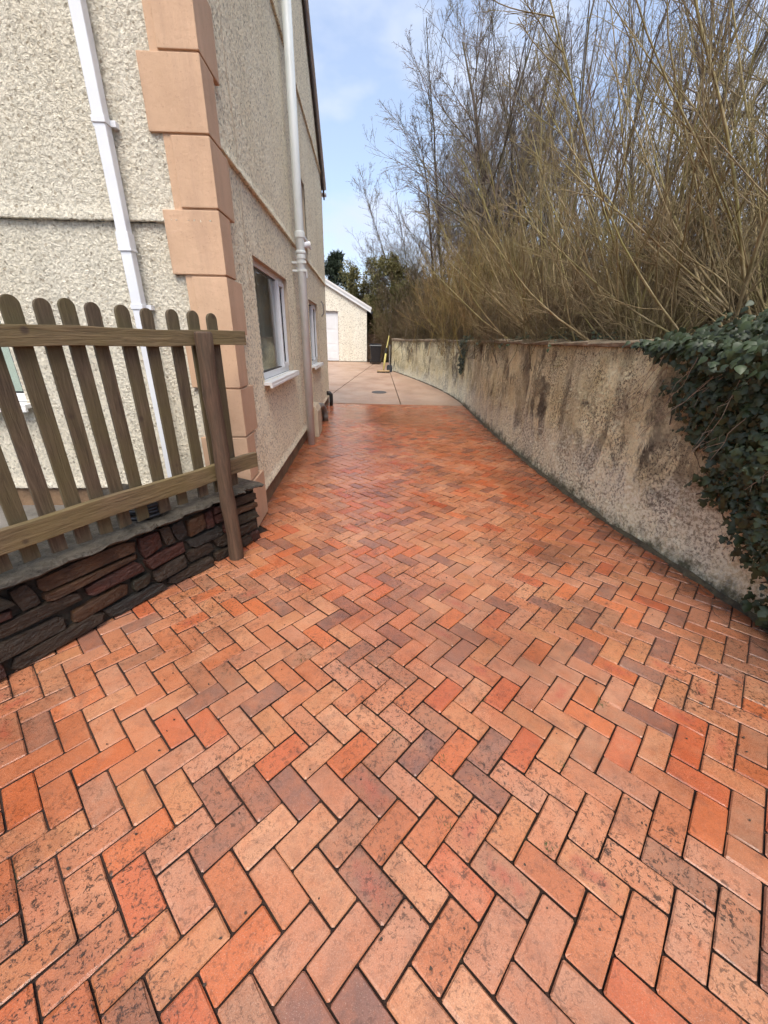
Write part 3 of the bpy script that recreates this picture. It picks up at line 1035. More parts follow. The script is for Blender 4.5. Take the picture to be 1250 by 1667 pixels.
# boxed-in pipework low on the side wall, with elbow
bxp = MB().prism([(HX - .02, 6.78, 0.0), (-.82, 6.78, 0.0), (-.82, 6.78, .42), (-.86, 6.78, .50), (HX - .02, 6.78, .52)], (0, .5, 0))
hobj(bxp.build('pipe_box', M['render_box'] if 'render_box' in M else M['reveal_cream'] if 'reveal_cream' in M else M['reveal'], bevel=.006))
pts = [(-.90, 7.2, .40), (-.90, 7.75, .37), (-.885, 8.05, .33), (-.86, 8.2, .25), (-.85, 8.24, .14), (-.85, 8.25, .0)]
el = hobj(MB().tube(pts, .055, 16).build('waste_elbow', M['pipe_dark'], smooth=True))
for z in (.10, .17):
    sub(MB().tube([(-.85, 8.247, z - .015), (-.85, 8.245, z + .015)], .064, 16).build('collar', M['pipe_dark']), el)
el2 = hobj(MB().tube([(HX, 10.3, .30), (-.93, 10.3, .30), (-.90, 10.3, .26), (-.895, 10.3, .12), (-.90, 10.3, 0)], [.05, .05, .048, .045, .045], 12).build('gully_pipe', M['black'], smooth=True))
# thin cable running down the side wall and a small vent plate
cab = [(HX + .014 + .004 * math.sin(z * 5), 3.86 + .05 * math.sin(z * .9) + .01 * math.sin(z * 7), z) for z in np.linspace(1.9, 4.6, 30)]
hobj(MB().tube(cab, .003, 5).build('cable', M['reveal']))
hobj(MB().tube([(HX + .01, 9.75, 2.28), (HX + .05, 9.76, 2.22), (HX + .055, 9.76, 2.05), (HX + .01, 9.75, 1.98)], .014, 6).build('hook', M['pipe_dark']))
# small white overflow outlets by the pipe
hobj(MB().tube([(HX, 6.62, 2.44), (HX + .12, 6.62, 2.44), (HX + .135, 6.62, 2.40), (HX + .135, 6.62, 2.33)], .02, 10).build('overflow_pipe', M['sillwhite']))

# raised patio strip between stone wall and house front
pl = [(-9, HY0 + .1), (-9, -3)]
def stp(s, o=0.0):
    return STA + STD * s + STN * o
e0, e1 = stp(-5.0, -.1), stp(1.55, -.1)
patio = MB().prism([(HX - .02, HY0 + .05, -.1), (-12, HY0 + .05, -.1), (-12, e0[1], -.1), (e0[0], e0[1], -.1), (e1[0] - .02, e1[1], -.1)], (0, 0, .30)).build('patio', M['patio'])
tag(patio, kind='structure')

# ------------------------------------------------------------------ rubble stone wall under the fence
sw = root('stone_wall', (STA[0], STA[1], 0), math.atan2(STD[1], STD[0]))
tag(sw, 'low dark rubble stone wall with slate coping under the picket fence', 'wall')
# local frame: x along, y into the wall (away from the drive), z up
S0, S1 = -1.9, 1.74
MB().box(S0, S1, .030, .30, -.05, .43).build('mortar', M['mortar'], sw)
rs = random.Random(21)


def stone(cx, cz, w, h, mat, rot=0.0):
    n = 12
    out = []
    cn = [(sx * w / 2 * rs.uniform(.90, 1.02) , sz * h / 2 * rs.uniform(.80, 1.03)) for sx, sz in ((-1, -1), (1, -1), (1, 1), (-1, 1))]
    sk = rs.uniform(-.16, .16) * h
    cn = [(x + (sk if z > 0 else -sk), z) for x, z in cn]
    for k in range(4):
        p0, p1 = cn[k], cn[(k + 1) % 4]
        for f in (0.06, .36, .70):
            f += rs.uniform(-.05, .08)
            out.append((p0[0] + (p1[0] - p0[0]) * f + rs.uniform(-.004, .004), p0[1] + (p1[1] - p0[1]) * f + rs.uniform(-.004, .004)))
    cr, sr = math.cos(rot), math.sin(rot)
    out = [(x * cr - z * sr, x * sr + z * cr) for x, z in out]
    tilt, tiltz, pro = rs.uniform(-.10, .10), rs.uniform(-.12, .12), rs.uniform(-.008, .012)
    V, F = [], []
    for (sc, dep) in ((1.0, .06), (1.0, .006), (.955, .000), (.60, -.002)):
        for (x, z) in out:
            V.append((cx + x * sc, dep - pro + x * sc * tilt + z * sc * tiltz + rs.uniform(-.003, .003), cz + z * sc))
    for b in range(3):
        for k in range(n):
            F.append((b * n + k, b * n + (k + 1) % n, (b + 1) * n + (k + 1) % n, (b + 1) * n + k))
    F.append(tuple(3 * n + k for k in range(n)))
    o = MB().add(V, F).build('stone', M[mat], sw)
    return o


mats = ['stone_slate'] * 2 + ['stone_brown'] * 6 + ['stone_red'] * 5 + ['stone_olive'] * 2 + ['stone_rust'] * 3
z = 0.0
courses = [(0.0, .085), (.09, .10), (.195, .085), (.285, .145)]
skip = []
for ci, (z0, h) in enumerate(courses):
    x = S0 + rs.uniform(0, .1)
    while x < S1 - .04:
        w = rs.choice((.14, .22, .30, .38, .46)) * rs.uniform(.85, 1.2)
        if rs.random() < .18: w = rs.uniform(.07, .10)
        w = min(w, S1 - x)
        if w > .05:
            if h > .12 and w > .14 and rs.random() < .55:      # split a tall course into two thin stones
                hh = h * rs.uniform(.35, .6)
                stone(x + w / 2, z0 + hh / 2, w * .95, hh * .9, rs.choice(mats))
                stone(x + w / 2, z0 + hh + (h - hh) / 2, w * .95, (h - hh) * .9, rs.choice(mats))
            else:
                stone(x + w / 2, z0 + h / 2 + rs.uniform(-.006, .006), w * .955, h * .95, rs.choice(mats), rs.uniform(-.05, .05))
        x += w + .006
# coping slabs with riven front edges
x = S0
while x < S1:
    w = min(rs.uniform(.45, .8), S1 + .03 - x)
    if S1 - (x + w) < .15: w = S1 + .03 - x
    n = 16
    fr_ = [(x + w * k / n, -.050 + rs.uniform(-.014, .012) + .012 * math.sin(k * 1.1 + x * 9)) for k in range(n + 1)]
    V, F = [], []
    zt, zb = .488 + rs.uniform(-.004, .004), .454
    for (xx, yy) in fr_:
        j = rs.uniform(-.006, .006)
        V += [(xx, .34, zb), (xx, yy + .018 + j, zb + rs.uniform(0, .006)), (xx, yy, zb + .018 + j), (xx, yy + .014, zt - .004 + rs.uniform(-.002, .002)), (xx, yy + .05, zt + rs.uniform(-.003, .003)), (xx, .34, zt + rs.uniform(-.002, .002))]
    for k in range(n):
        for q in range(5):
            F.append((k * 6 + q, (k + 1) * 6 + q, (k + 1) * 6 + q + 1, k * 6 + q + 1))
        F.append((k * 6 + 5, (k + 1) * 6 + 5, (k + 1) * 6, k * 6))
    F += [tuple(range(6)), tuple(n * 6 + q for q in range(5, -1, -1))]
    MB().add(V, F).build('coping_slab', M['coping'], sw)
    x += w + .006

# ------------------------------------------------------------------ picket fence
fe = root('picket_fence', (STA[0], STA[1], 0), math.atan2(STD[1], STD[0]))
tag(fe, 'weathered wooden picket fence with round topped pales beside the house', 'fence')


def sco(x, y): return float((np.array([x, y]) - STA) @ STD)


ps = [sco(*p) for p in [(-1.496, 1.956), (-1.439, 2.054), (-1.383, 2.15), (-1.329, 2.242), (-1.257, 2.364), (-1.193, 2.474), (-1.109, 2.617), (-1.042, 2.732), (-.974, 2.848)]]
# the pales stand 4 cm behind the rails' face plane: shift for the parallax
pal = [ps[0] - .118 * k for k in range(14, 0, -1)] + ps
rw = random.Random(4)
for s in pal:
    w = .071 * rw.uniform(.94, 1.05)
    top = 1.688 - .016 * max(0, s - .5) + rw.uniform(-.006, .006)
    n = 10
    out = [(-w / 2, 0.515 + rw.uniform(-.006, .006)), (w / 2, 0.515 + rw.uniform(-.006, .006))]
    for k in range(n + 1):
        a = math.pi * k / n
        out.append((w / 2 * math.cos(a), top - w / 2 * 1.05 + w / 2 * 1.05 * math.sin(a)))
    mb = MB().prism([(x, -.009, z) for x, z in out], (0, .019, 0))
    o = mb.build('picket', M['picket'], fe, bevel=.0025)
    o.location = (s + .0, 0.03, 0); o.rotation_euler = (rw.gauss(0, .002), rw.gauss(0, .003), rw.gauss(0, .02))
SE = sco(-.853, 3.055)
def rail(zc, h, xe):
    n = 24
    V, F = [], []
    L0 = -1.4
    for k in range(n + 1):
        x = L0 + (xe - L0) * k / n
        dz = .004 * math.sin(k * .9) + rw.uniform(-.0015, .0015)
        V += [(x, -.018, -h / 2 + dz), (x, .018, -h / 2 + dz), (x, .018, h / 2 + dz), (x, -.018, h / 2 + dz)]
    for k in range(n):
        for q in range(4): F.append((k * 4 + q, k * 4 + (q + 1) % 4, (k + 1) * 4 + (q + 1) % 4, (k + 1) * 4 + q))
    F += [(3, 2, 1, 0), tuple(n * 4 + q for q in range(4))]
    o = MB().add(V, F).build('rail', M['rail'], fe)
    m = o.modifiers.new('b', 'BEVEL'); m.width = .003; m.segments = 2; m.limit_method = 'ANGLE'
    o.location = (0, 0.0, zc)
rail(1.525, .088, SE); rail(.668, .112, SE - .02)
PSX = sco(-1.052, 2.715)
pts = [(PSX + .004 * math.sin(k), -.070 + .003 * math.cos(k * 1.3), z) for k, z in enumerate(np.linspace(-.05, 1.55, 14))]
po = MB().tube(pts + [(pts[-1][0], pts[-1][1], 1.562)], [.051 + .003 * math.sin(k * 2.1) for k in range(14)] + [.044], 18).build('post', M['post'], fe)
po.data.shade_smooth()
po.modifiers.new('es', 'EDGE_SPLIT').split_angle = math.radians(40)

# black hose coil and a grey stone behind the fence
hs = STA + STD * sco(-1.277, 2.325) - STN * .16
pts = []
for k in range(150):
    a = k * .30
    rad = .105 + .018 * math.sin(k * .11)
    pts.append((hs[0] + rad * math.cos(a), hs[1] + rad * math.sin(a), .505 + .016 * (k // 21) * .9 + .004 * math.sin(k * .7)))
tag(MB().tube(pts, .013, 6).build('hose_coil', M['black'], smooth=True), 'coil of black hose lying on the coping behind the pickets', 'hose')
bm = bmesh.new()
bmesh.ops.create_icosphere(bm, subdivisions=3, radius=.5)
for v in bm.verts:
    n_ = math.sin(v.co.x * 9 + 1) * math.sin(v.co.y * 8) * math.sin(v.co.z * 7 + 2)
    v.co *= 1 + .16 * n_
    v.co.x *= .36; v.co.y *= .22; v.co.z *= .44
me = bpy.data.meshes.new('boulder'); bm.to_mesh(me); bm.free(); me.shade_smooth()
hb = STA + STD * (sco(-1.277, 2.325) + .05) - STN * .50
tag(obj('boulder', me, M['coping'], None, (hb[0], hb[1], .38), (0, 0, 1.0)), 'rough grey stone on the patio behind the picket fence', 'stone')

# ------------------------------------------------------------------ garden wall on the right
gw = root('garden_wall', (2.24, 4.0, 0))
gw_inv = Matrix.Translation((-2.24, -4.0, 0))
tag(gw, 'long curving garden wall of stained peeling render with thin coping', 'wall')
ss = [0.0]
while ss[-1] < WS[-1]:
    y = np.interp(ss[-1], WS, WC[:, 1])
    ss.append(ss[-1] + (0.05 if y < 1.5 else 0.0042 * max(y, 2.0)))
ss[-1] = WS[-1]
rows = [(z_, .012 * math.exp(-(z_ + .1) / .12) * 3) for z_ in np.r_[-.1, np.arange(0, 1.51, .0125)]]


def fw_(U, Z, O):
    s = WS[-1] - U
    x, y = wpt(s, 0.0)
    nx = np.interp(s, WS, WN[:, 0]); ny = np.interp(s, WS, WN[:, 1])
    bulge = .018 * np.sin(s * 1.3 + 1.0) * np.sin(Z * 2.0) + .012 * np.sin(s * 3.1) * np.sin(Z * 3.4 + s)
    o_ = O + bulge
    return x + nx * o_, y + ny * o_, Z + np.maximum(0, (y - YC) * SL) * (1 - np.clip(Z / 1.5, 0, 1)) * (Z > -1)


def gpart(o):
    o.parent = gw; o.matrix_parent_inverse = gw_inv
    return o


ur = sorted(set(WS[-1] - np.array(ss)))
gpart(grid_wall('wall_face', ur, rows, fw_, [], M['gwall'], None))
# rounded free end and back of the wall
ex, ey = WC[-1]; nx, ny = WN[-1]; tx_, ty_ = WT[-1]
us2 = np.linspace(0, 1, 26)
fe_ = lambda U, Z, O: (ex - nx * .20 * (1 - U) + tx_ * .06 * np.sin(U * math.pi), ey - ny * .20 * (1 - U) + ty_ * .06 * np.sin(U * math.pi), np.where(Z < .02, .30, Z))
gpart(grid_wall('wall_end', us2, [(z_, 0) for z_ in np.arange(.3, 1.52, .02)], fe_, [], M['gwall'], None))
bk = MB()
for k in range(len(sb) - 1):
    a, b = wpt(sb[k], -.205), wpt(sb[k + 1], -.205)
    bk.add([(a[0], a[1], .9), (b[0], b[1], .9), (b[0], b[1], 1.5), (a[0], a[1], 1.5)], [(3, 2, 1, 0)])
gpart(bk.build('wall_back', M['earth']))
# coping: cast lengths, each its own piece
s = 0.0
rc = random.Random(8)
while s < WS[-1] - .05:
    L = rc.uniform(.75, 1.0)
    e = min(s + L, WS[-1] + 0.0)
    if WS[-1] - e < .3: e = WS[-1]
    n = max(4, int((e - s) / .08))
    V, F = [], []
    tilt = rc.uniform(-.004, .004); dz = rc.uniform(-.004, .004); do = rc.uniform(-.006, .006)
    for k in range(n + 1):
        q = s + .003 + (e - s - .006) * k / n
        i_ = lambda o_: wpt(q, o_ + do)
        j = [rc.uniform(-.0035, .0035) for _ in range(6)]
        zt = 1.556 + dz + tilt * k
        prof_ = [(.030 + j[0], 1.503), (.034 + j[1], 1.512 + j[2]), (.036 + j[3], zt - .014), (.026, zt - .003 + j[4]), (-.12, zt + .012 + j[5]), (-.24, zt), (-.24, 1.503)]
        for (o_, z_) in prof_:
            x, y = i_(o_); V.append((x, y, z_))
    m_ = 7
    for k in range(n):
        for q in range(m_): F.append((k * m_ + q, k * m_ + (q + 1) % m_, (k + 1) * m_ + (q + 1) % m_, (k + 1) * m_ + q))
    F += [tuple(range(m_)), tuple(n * m_ + q for q in range(m_))]
    gpart(MB().add(V, F).build('coping', M['gcoping']))
    s = e
# mortar fillet at the wall foot
fl = MB()
V, F = [], []
q_ = np.linspace(0, WS[-1], 160)
for k, s in enumerate(q_):
    h_ = .016 + .010 * math.sin(k * 1.7) * math.sin(k * .37); w_ = .022 + .012 * math.sin(k * 2.3 + 1)
    for (o_, z_) in ((.02, h_ + .012), (.03 + w_ * .5, h_ * .55), (.03 + w_, -.004)):
        x, y = wpt(s, o_); V.append((x, y, z_ + gz(y)))
for k in range(len(q_) - 1):
    for i in range(2): F.append((k * 3 + i, (k + 1) * 3 + i, (k + 1) * 3 + i + 1, k * 3 + i + 1))
me = bpy.data.meshes.new('fillet'); me.from_pydata(V, [], F); me.shade_smooth()
t = NT('moss_fillet', 0.8); p = t.pos()
M['fillet'] = t.done(t.ramp(t.noise(p, 14, 6, 0.7), [(0.3, (.03, .022, .014)), (0.55, (.075, .06, .035)), (0.75, (.12, .10, .05))]), None, t.bump(t.noise(p, 50, 5), .015))
gpart(obj('fillet', me, M['fillet']))

# ------------------------------------------------------------------ garage at the end of the yard
GY = 19.4
ga = root('garage', (0, GY, .55)); ga_inv = Matrix.Translation((0, -GY, -.55))
tag(ga, 'small cream rendered garage with white door and white bargeboard', 'garage')


def gp(o):
    o.parent = ga; o.matrix_parent_inverse = ga_inv
    return o


GXR, GXL, GE = -0.01, -6.0, 2.72
gs_ = .55
gtop = lambda x: GE + gs_ * np.minimum(GXR - x, x - GXL)
DOOR = (-2.15, -1.265, .50, 2.64)
ug = merge_lines(np.arange(-4.2, GXR + .001, .035), [DOOR[0], DOOR[1], GXR], .01)
rg = [(z_, 0) for z_ in merge_lines(np.arange(.62, 4.4, .035), [DOOR[3]], .01)]
gp(grid_wall('front_wall', ug, rg, lambda U, Z, O: (U, GY - O, np.minimum(Z, gtop(U))), [DOOR], M['render_garage'], None, lambda u, z: z > gtop(u) + .03))
gp(grid_wall('side_wall', np.arange(GY, GY + 4, .06), [(z_, 0) for z_ in np.arange(.5, GE, .06)], lambda U, Z, O: (GXR + 0 * U, U, Z), [], M['render_garage'], None))
gp(MB().box(-4.2, GXR - .02, GY + .02, GY + .05, .35, .64).build('plinth', M['plinth']))
gp(MB().box(DOOR[1], DOOR[1] + .02, GY, GY + .12, .55, DOOR[3]).build('reveal', M['reveal']))
gp(MB().box(DOOR[0], DOOR[1], GY, GY + .14, DOOR[3], DOOR[3] + .02).build('lintel', M['pipe_dark']))
gd = gp(MB().box(DOOR[0], DOOR[1], GY + .09, GY + .12, .60, DOOR[3]).build('door', M['white']))
for (za, zb) in ((.72, .98), (1.04, 1.28), (1.36, 1.86), (1.95, 2.52)):
    a = MB().box(-2.03, -1.38, GY + .082, GY + .0895, za, zb).build('panel', M['white'], bevel=.003)
    a.parent = gd
gx0 = GXR + .18
rt = []
bb = MB().prism([(gx0, GY - .10, GE - .18 * gs_ - .02), (-3.0, GY - .10, GE + 2.99 * gs_ - .02), (-3.0, GY - .10, GE + 2.99 * gs_ + .12), (gx0, GY - .10, GE - .18 * gs_ + .12)], (0, .03, 0))
gp(bb.build('bargeboard', M['white']))
bb = MB().prism([(gx0 + .03, GY - .125, GE - .18 * gs_ + .10), (-3.0, GY - .125, GE + 2.99 * gs_ + .115), (-3.0, GY - .125, GE + 2.99 * gs_ + .20), (gx0 + .03, GY - .125, GE - .18 * gs_ + .185)], (0, .06, 0))
gp(bb.build('verge_trim', M['sillwhite']))
rfp = MB().prism([(gx0, GY - .06, GE - .18 * gs_ + .02), (-3.0, GY - .06, GE + 2.99 * gs_ + .02), (GXL - .2, GY - .06, GE - .1), (GXL - .2, GY - .06, GE + .08), (-3.0, GY - .06, GE + 2.99 * gs_ + .17), (gx0, GY - .06, GE - .18 * gs_ + .14)], (0, 4.2, 0))
gp(rfp.build('roof', M['slate']))
gp(MB().box(gx0 - .01, gx0 + .09, GY - .05, GY + 4.1, GE - .18, GE - .07).build('gutter', M['black'], bevel=.02))

# timber screen beside the garage, boards one by one
sc_ = root('timber_screen', (.35, 20.3, .65)); tag(sc_, 'brown timber board screen between garage and curved wall', 'screen')
for k in range(7):
    b = MB().box(-.34, .80, -.012, .012, 0, .145).build('board', M['timber_far'], sc_, bevel=.004)
    b.location = (0, 0, .05 + .155 * k)
for x in (-.33, .30, .78):
    MB().box(x, x + .09, .014, .10, -.2, 1.22).build('post', M['timber_far'], sc_)
# black wheelie bin
bn = root('wheelie_bin', (.37, 18.75, .553)); tag(bn, 'black wheelie bin tucked beside the garage corner', 'bin')
mb = MB()
mb.add([(-.18, -.2, .06), (.18, -.2, .06), (.18, .2, .06), (-.18, .2, .06), (-.235, -.26, .72), (.235, -.26, .72), (.235, .26, .72), (-.235, .26, .72)],
       [(3, 2, 1, 0), (4, 5, 6, 7), (0, 1, 5, 4), (1, 2, 6, 5), (2, 3, 7, 6), (3, 0, 4, 7)])
mb.build('body', M['black'], bn, bevel=.02)
mb = MB().prism([(-.26, -.29, .725), (-.26, .28, .725), (-.26, .26, .80), (-.26, -.05, .83), (-.26, -.27, .77)], (.52, 0, 0))
mb.build('lid', M['black'], bn, bevel=.015)
for sx in (-1, 1):
    MB().tube([(sx * .19, .22, .09), (sx * .24, .22, .09)], .09, 16).build('wheel', M['black'], bn)
MB().tube([(-.2, .31, .72), (.2, .31, .72)], .016, 8).build('handle', M['black'], bn)

# yellow broom leaning on the end of the curved wall
br = root('broom', (.62, 16.05, gz(16.05) + .004)); tag(br, 'yellow long handled broom leaning against the wall end', 'broom')
MB().box(-.25, .23, -.03, .03, .05, .10).build('head', M['broomwood'], br, bevel=.012)
mb = MB()
for k in range(60):
    x = -.235 + .455 * (k % 30) / 29; y = -.016 if k < 30 else .016
    mb.tube([(x, y, .055), (x + rc.uniform(-.01, .01), y * 1.8, .0)], [.006, .005], 4)
mb.build('bristles', M['vine_dark'], br)
MB().tube([(0, 0, .08), (.05, .10, .45), (.085, .17, .68)], [.028, .042, .034], 10).build('sleeve', M['yellow'], br, smooth=True)
MB().tube([(.085, .17, .67), (.115, .22, .88)], .03, 10).build('grip', M['black'], br)
MB().tube([(.115, .22, .87), (.21, .40, 1.30)], .021, 10).build('handle', M['yellow'], br)
tool = root('shovel', (.86, 16.25, gz(16.2))); tag(tool, 'dark shovel leaning on the wall behind the yellow broom', 'shovel')
MB().prism([(-.10, 0, .0), (.10, 0, .0), (.11, .03, .18), (.08, .05, .28), (-.08, .05, .28), (-.11, .03, .18)], (0, .012, 0)).build('blade', M['black'], tool)
MB().tube([(0, .055, .25), (.01, .22, .95)], .017, 8).build('shaft', M['pipe_dark'], tool)
MB().tube([(-.05, .225, .96), (.07, .225, .96)], .015, 8).build('handle', M['black'], tool)

# ------------------------------------------------------------------ bare trees and shrubs
def unit(a): return a / np.maximum(np.linalg.norm(a, axis=-1, keepdims=True), 1e-9)


def grow(r, P, D, L, R0, R1, n, wob, trop):
    """N shoots -> pts (N,n+1,3), rad (N,n+1)"""
    N = len(P)
    pts = np.zeros((N, n + 1, 3)); pts[:, 0] = P
    d = unit(D.copy())
    step = (L / n)[:, None]
    tv = np.asarray(trop, float)
    for k in range(n):
        d = unit(d + r.normal(0, wob, (N, 3)) + tv)
        pts[:, k + 1] = pts[:, k] + d * step
    rad = R0[:, None] + (R1 - R0)[:, None] * np.linspace(0, 1, n + 1)[None] ** 0.8
    return pts, rad


def spawn(r, pts, rad, k, t0, t1, ang, jang, lenf, Lp, rfac, spread=0.35):
    N, n1, _ = pts.shape
    par = np.repeat(np.arange(N), k)
    tt = r.uniform(t0, t1, len(par)) * (n1 - 1)
    i = np.minimum(tt.astype(int), n1 - 2); f = (tt - i)[:, None]
    P = pts[par, i] * (1 - f) + pts[par, i + 1] * f
    T = unit(pts[par, i + 1] - pts[par, i])
    rn = unit(np.cross(T, r.normal(0, 1, T.shape)))
    a = (ang + r.normal(0, jang, len(par)))[:, None]
    D = T * np.cos(a) + rn * np.sin(a)
    pos = tt / (n1 - 1)
    L = Lp[par] * lenf * (1.15 - 0.75 * pos) * r.uniform(1 - spread, 1 + spread, len(par))
    R0 = (rad[par, i] * (1 - f[:, 0]) + rad[par, i + 1] * f[:, 0]) * rfac
    return P, D, L, R0


def tubes(groups):
    VV, QQ, k0 = [], [], 0
    for pts, rad, sides in groups:
        N, n1, _ = pts.shape
        T = np.gradient(pts, axis=1); T = unit(T)
        ref = np.where(np.abs(T[..., 2:3]) > .8, np.array([1., 0, 0]), np.array([0, 0, 1.]))
        ref = np.repeat(ref[:, :1], n1, 1)
        u = unit(np.cross(T, ref)); w = np.cross(T, u)
        ang = 2 * np.pi * np.arange(sides) / sides
        ring = pts[:, :, None] + rad[:, :, None, None] * (u[:, :, None] * np.cos(ang)[None, None, :, None] + w[:, :, None] * np.sin(ang)[None, None, :, None])
        VV.append(ring.reshape(-1, 3))
        b = (np.arange(N)[:, None, None] * n1 + np.arange(n1 - 1)[None, :, None]) * sides
        j = np.arange(sides)[None, None]; j2 = (j + 1) % sides
        q = np.stack([b + j, b + j2, b + j2 + sides, b + j + sides], -1).reshape(-1, 4) + k0
        QQ.append(q)
        k0 += N * n1 * sides
    return np.concatenate(VV), np.concatenate(QQ)


def tree_mesh(r, spec):
    """returns (trunk mesh, crown mesh) in local coordinates"""
    ns = spec['stems']
    az = r.uniform(0, 2 * np.pi, ns)
    if 'az' in spec: az = r.normal(spec['az'], spec['azs'], ns)
    tilt = np.abs(r.normal(spec['tilt'], spec['tj'], ns))
    D = np.stack([np.cos(az) * np.sin(tilt), np.sin(az) * np.sin(tilt), np.cos(tilt)], 1)
    br_ = spec.get('base', .25)
    P = np.stack([r.normal(0, br_, ns), r.normal(0, br_, ns), np.full(ns, -.15)], 1)
    L = spec['h'] * r.uniform(.65, 1.08, ns)
    R0 = spec['r'] * r.uniform(.6, 1.15, ns) if ns > 1 else np.array([spec['r']])
    a, ra = grow(r, P, D, L, R0, R0 * .12 + .002, 12, spec['wob'], (0, 0, spec['trop']))
    g0 = [(a, ra, 6)]
    g1 = []
    k1 = spec['k'][0]
    P, D, L1, Rb = spawn(r, a, ra, k1, spec.get('t0', .18), .97, spec['ang'], .18, spec['lf'][0], L, .55)
    b, rb = grow(r, P, D, L1, np.maximum(Rb, .004), np.full(len(P), .002), 7, spec['wob'] * 1.2, (0, 0, spec['trop'] * 1.4))
    g1.append((b, rb, 4))
    P, D, L2, Rc_ = spawn(r, b, rb, spec['k'][1], .12, 1.0, spec['ang'] * 1.0, .22, spec['lf'][1], L1, .6)
    tr_ = spec.get('tw', .0016)
    c, rc2 = grow(r, P, D, L2, np.maximum(Rc_, tr_ * 1.5), np.full(len(P), tr_ * .8), 4, spec['wob'] * 1.5, (0, 0, spec['trop'] * 1.2))
    g1.append((c, rc2, 3))
    if len(spec['k']) > 2 and spec['k'][2]:
        P, D, L3, Rd = spawn(r, c, rc2, spec['k'][2], .15, 1.0, spec['ang'] * 1.1, .25, spec['lf'][2], L2, .7)
        d, rd = grow(r, P, D, L3, np.maximum(Rd, tr_), np.full(len(P), tr_ * .7), 2, spec['wob'] * 1.5, (0, 0, spec['trop']))
        g1.append((d, rd, 3))
    v, q = tubes(g0); tm = fast_mesh('trunk', v, q)
    v, q = tubes(g1); cm = fast_mesh('crown', v, q)
    return tm, cm


KIND = {
    'willow': dict(stems=7, tilt=.24, tj=.14, h=8.2, r=.042, wob=.07, trop=.025, ang=.62, k=(14, 8, 4), lf=(.30, .36, .42), tw=.0021, base=.3),
    'willow_b': dict(stems=5, tilt=.20, tj=.16, h=9.0, r=.050, wob=.08, trop=.03, ang=.6, k=(15, 8, 4), lf=(.30, .36, .42), tw=.0021, base=.35),
    'arch': dict(stems=26, az=math.pi * 1.02, azs=1.0, tilt=.62, tj=.25, h=3.3, r=.015, wob=.05, trop=.02, ang=.5, k=(10, 6, 2), lf=(.30, .40, .5), tw=.0015, base=.16, t0=.12),
    'arch_b': dict(stems=24, tilt=.45, tj=.28, h=3.6, r=.014, wob=.06, trop=.03, ang=.5, k=(9, 6, 2), lf=(.30, .40, .5), tw=.0015, base=.22, t0=.12),
    'reed': dict(stems=90, tilt=.30, tj=.2, h=3.0, r=.010, wob=.07, trop=.02, ang=.5, k=(7, 5, 0), lf=(.28, .4, .4), tw=.0026, base=.50, t0=.25),
    'tree': dict(stems=2, tilt=.10, tj=.04, h=10.5, r=.14, wob=.05, trop=.02, ang=.72, k=(22, 13, 7), lf=(.50, .40, .34), tw=.0042, base=.01, t0=.28),
    'ash': dict(stems=6, tilt=.30, tj=.12, h=11.0, r=.085, wob=.055, trop=.016, ang=.62, k=(24, 13, 7), lf=(.36, .38, .36), tw=.0046, base=.15, t0=.22),
    'scrub': dict(stems=60, tilt=.45, tj=.3, h=2.6, r=.012, wob=.10, trop=.02, ang=.6, k=(9, 6, 2), lf=(.34, .42, .5), tw=.0030, base=.6, t0=.08),
}
r_ = np.random.default_rng(17)
TM = {}
for kname, spec in KIND.items():
    TM[kname] = [tree_mesh(r_, spec) for _ in range(2 if kname in ('willow', 'willow_b', 'arch_b', 'tree', 'ash', 'scrub', 'reed', 'arch') else 1)]
BM_ = {'willow': ('bark_dark', 'twig_purple'), 'willow_b': ('bark_dark', 'twig_purple'), 'arch': ('stem_tan', 'twig_tan'), 'arch_b': ('bark_olive', 'twig_tan'),
       'reed': ('twig_gold', 'twig_gold'), 'tree': ('bark_dark', 'twig_purple'), 'ash': ('bark_dark', 'twig_grey'), 'scrub': ('bark_dark', 'twig_brown')}
for kname, lst in TM.items():
    for vi_, (tm, cm) in enumerate(lst):
        if kname in ('reed', 'arch_b') and vi_ == 1:
            tm.materials.append(M['twig_tan']); cm.materials.append(M['twig_brown']); continue
        tm.materials.append(M[BM_[kname][0]]); cm.materials.append(M[BM_[kname][1]])


def plant(kname, var, x, y, z, s, rz, label, cat, group=None, name='bare_tree'):
    o = root(name, (x, y, z), rz)
    o.scale = (s, s, s)
    tm, cm = TM[kname][var]
    a = bpy.data.objects.new('trunk' if cat == 'tree' else 'stems', tm); COL.objects.link(a); a.parent = o
    b = bpy.data.objects.new('crown', cm); COL.objects.link(b); b.parent = o
    tag(o, label, cat, group)
    return o


BZ = 1.3
rt_ = random.Random(31)
# single trees one can point to
plant('tree', 0, 4.15, 15.2, BZ, 1.02, .3, 'tall bare tree with one stout trunk rising behind the golden bushes', 'tree')
plant('ash', 0, 3.9, 20.8, 1.2, .98, 1.0, 'tall grey fine twigged tree at the left edge of the thicket', 'tree')
plant('ash', 1, 2.3, 23.6, 1.0, .74, 2.1, 'smaller grey bare tree leaning over beyond the garage', 'tree')
plant('tree', 1, 6.2, 20.5, 1.5, 1.1, 4.0, 'dark bare tree standing behind the stout trunked one', 'tree')
plant('ash', 0, 1.3, 26.5, 1.0, .58, 3.9, 'lowest grey twiggy tree fanning out above the olive bushes', 'tree')
plant('tree', 0, 5.6, 18.0, 1.4, 1.05, 2.6, 'dark bare tree just right of the stout trunked one, half hidden by stems', 'tree')
plant('ash', 1, 6.0, 24.5, 1.5, 1.1, .4, 'tall grey twigged tree far back at the upper centre of the thicket', 'tree')
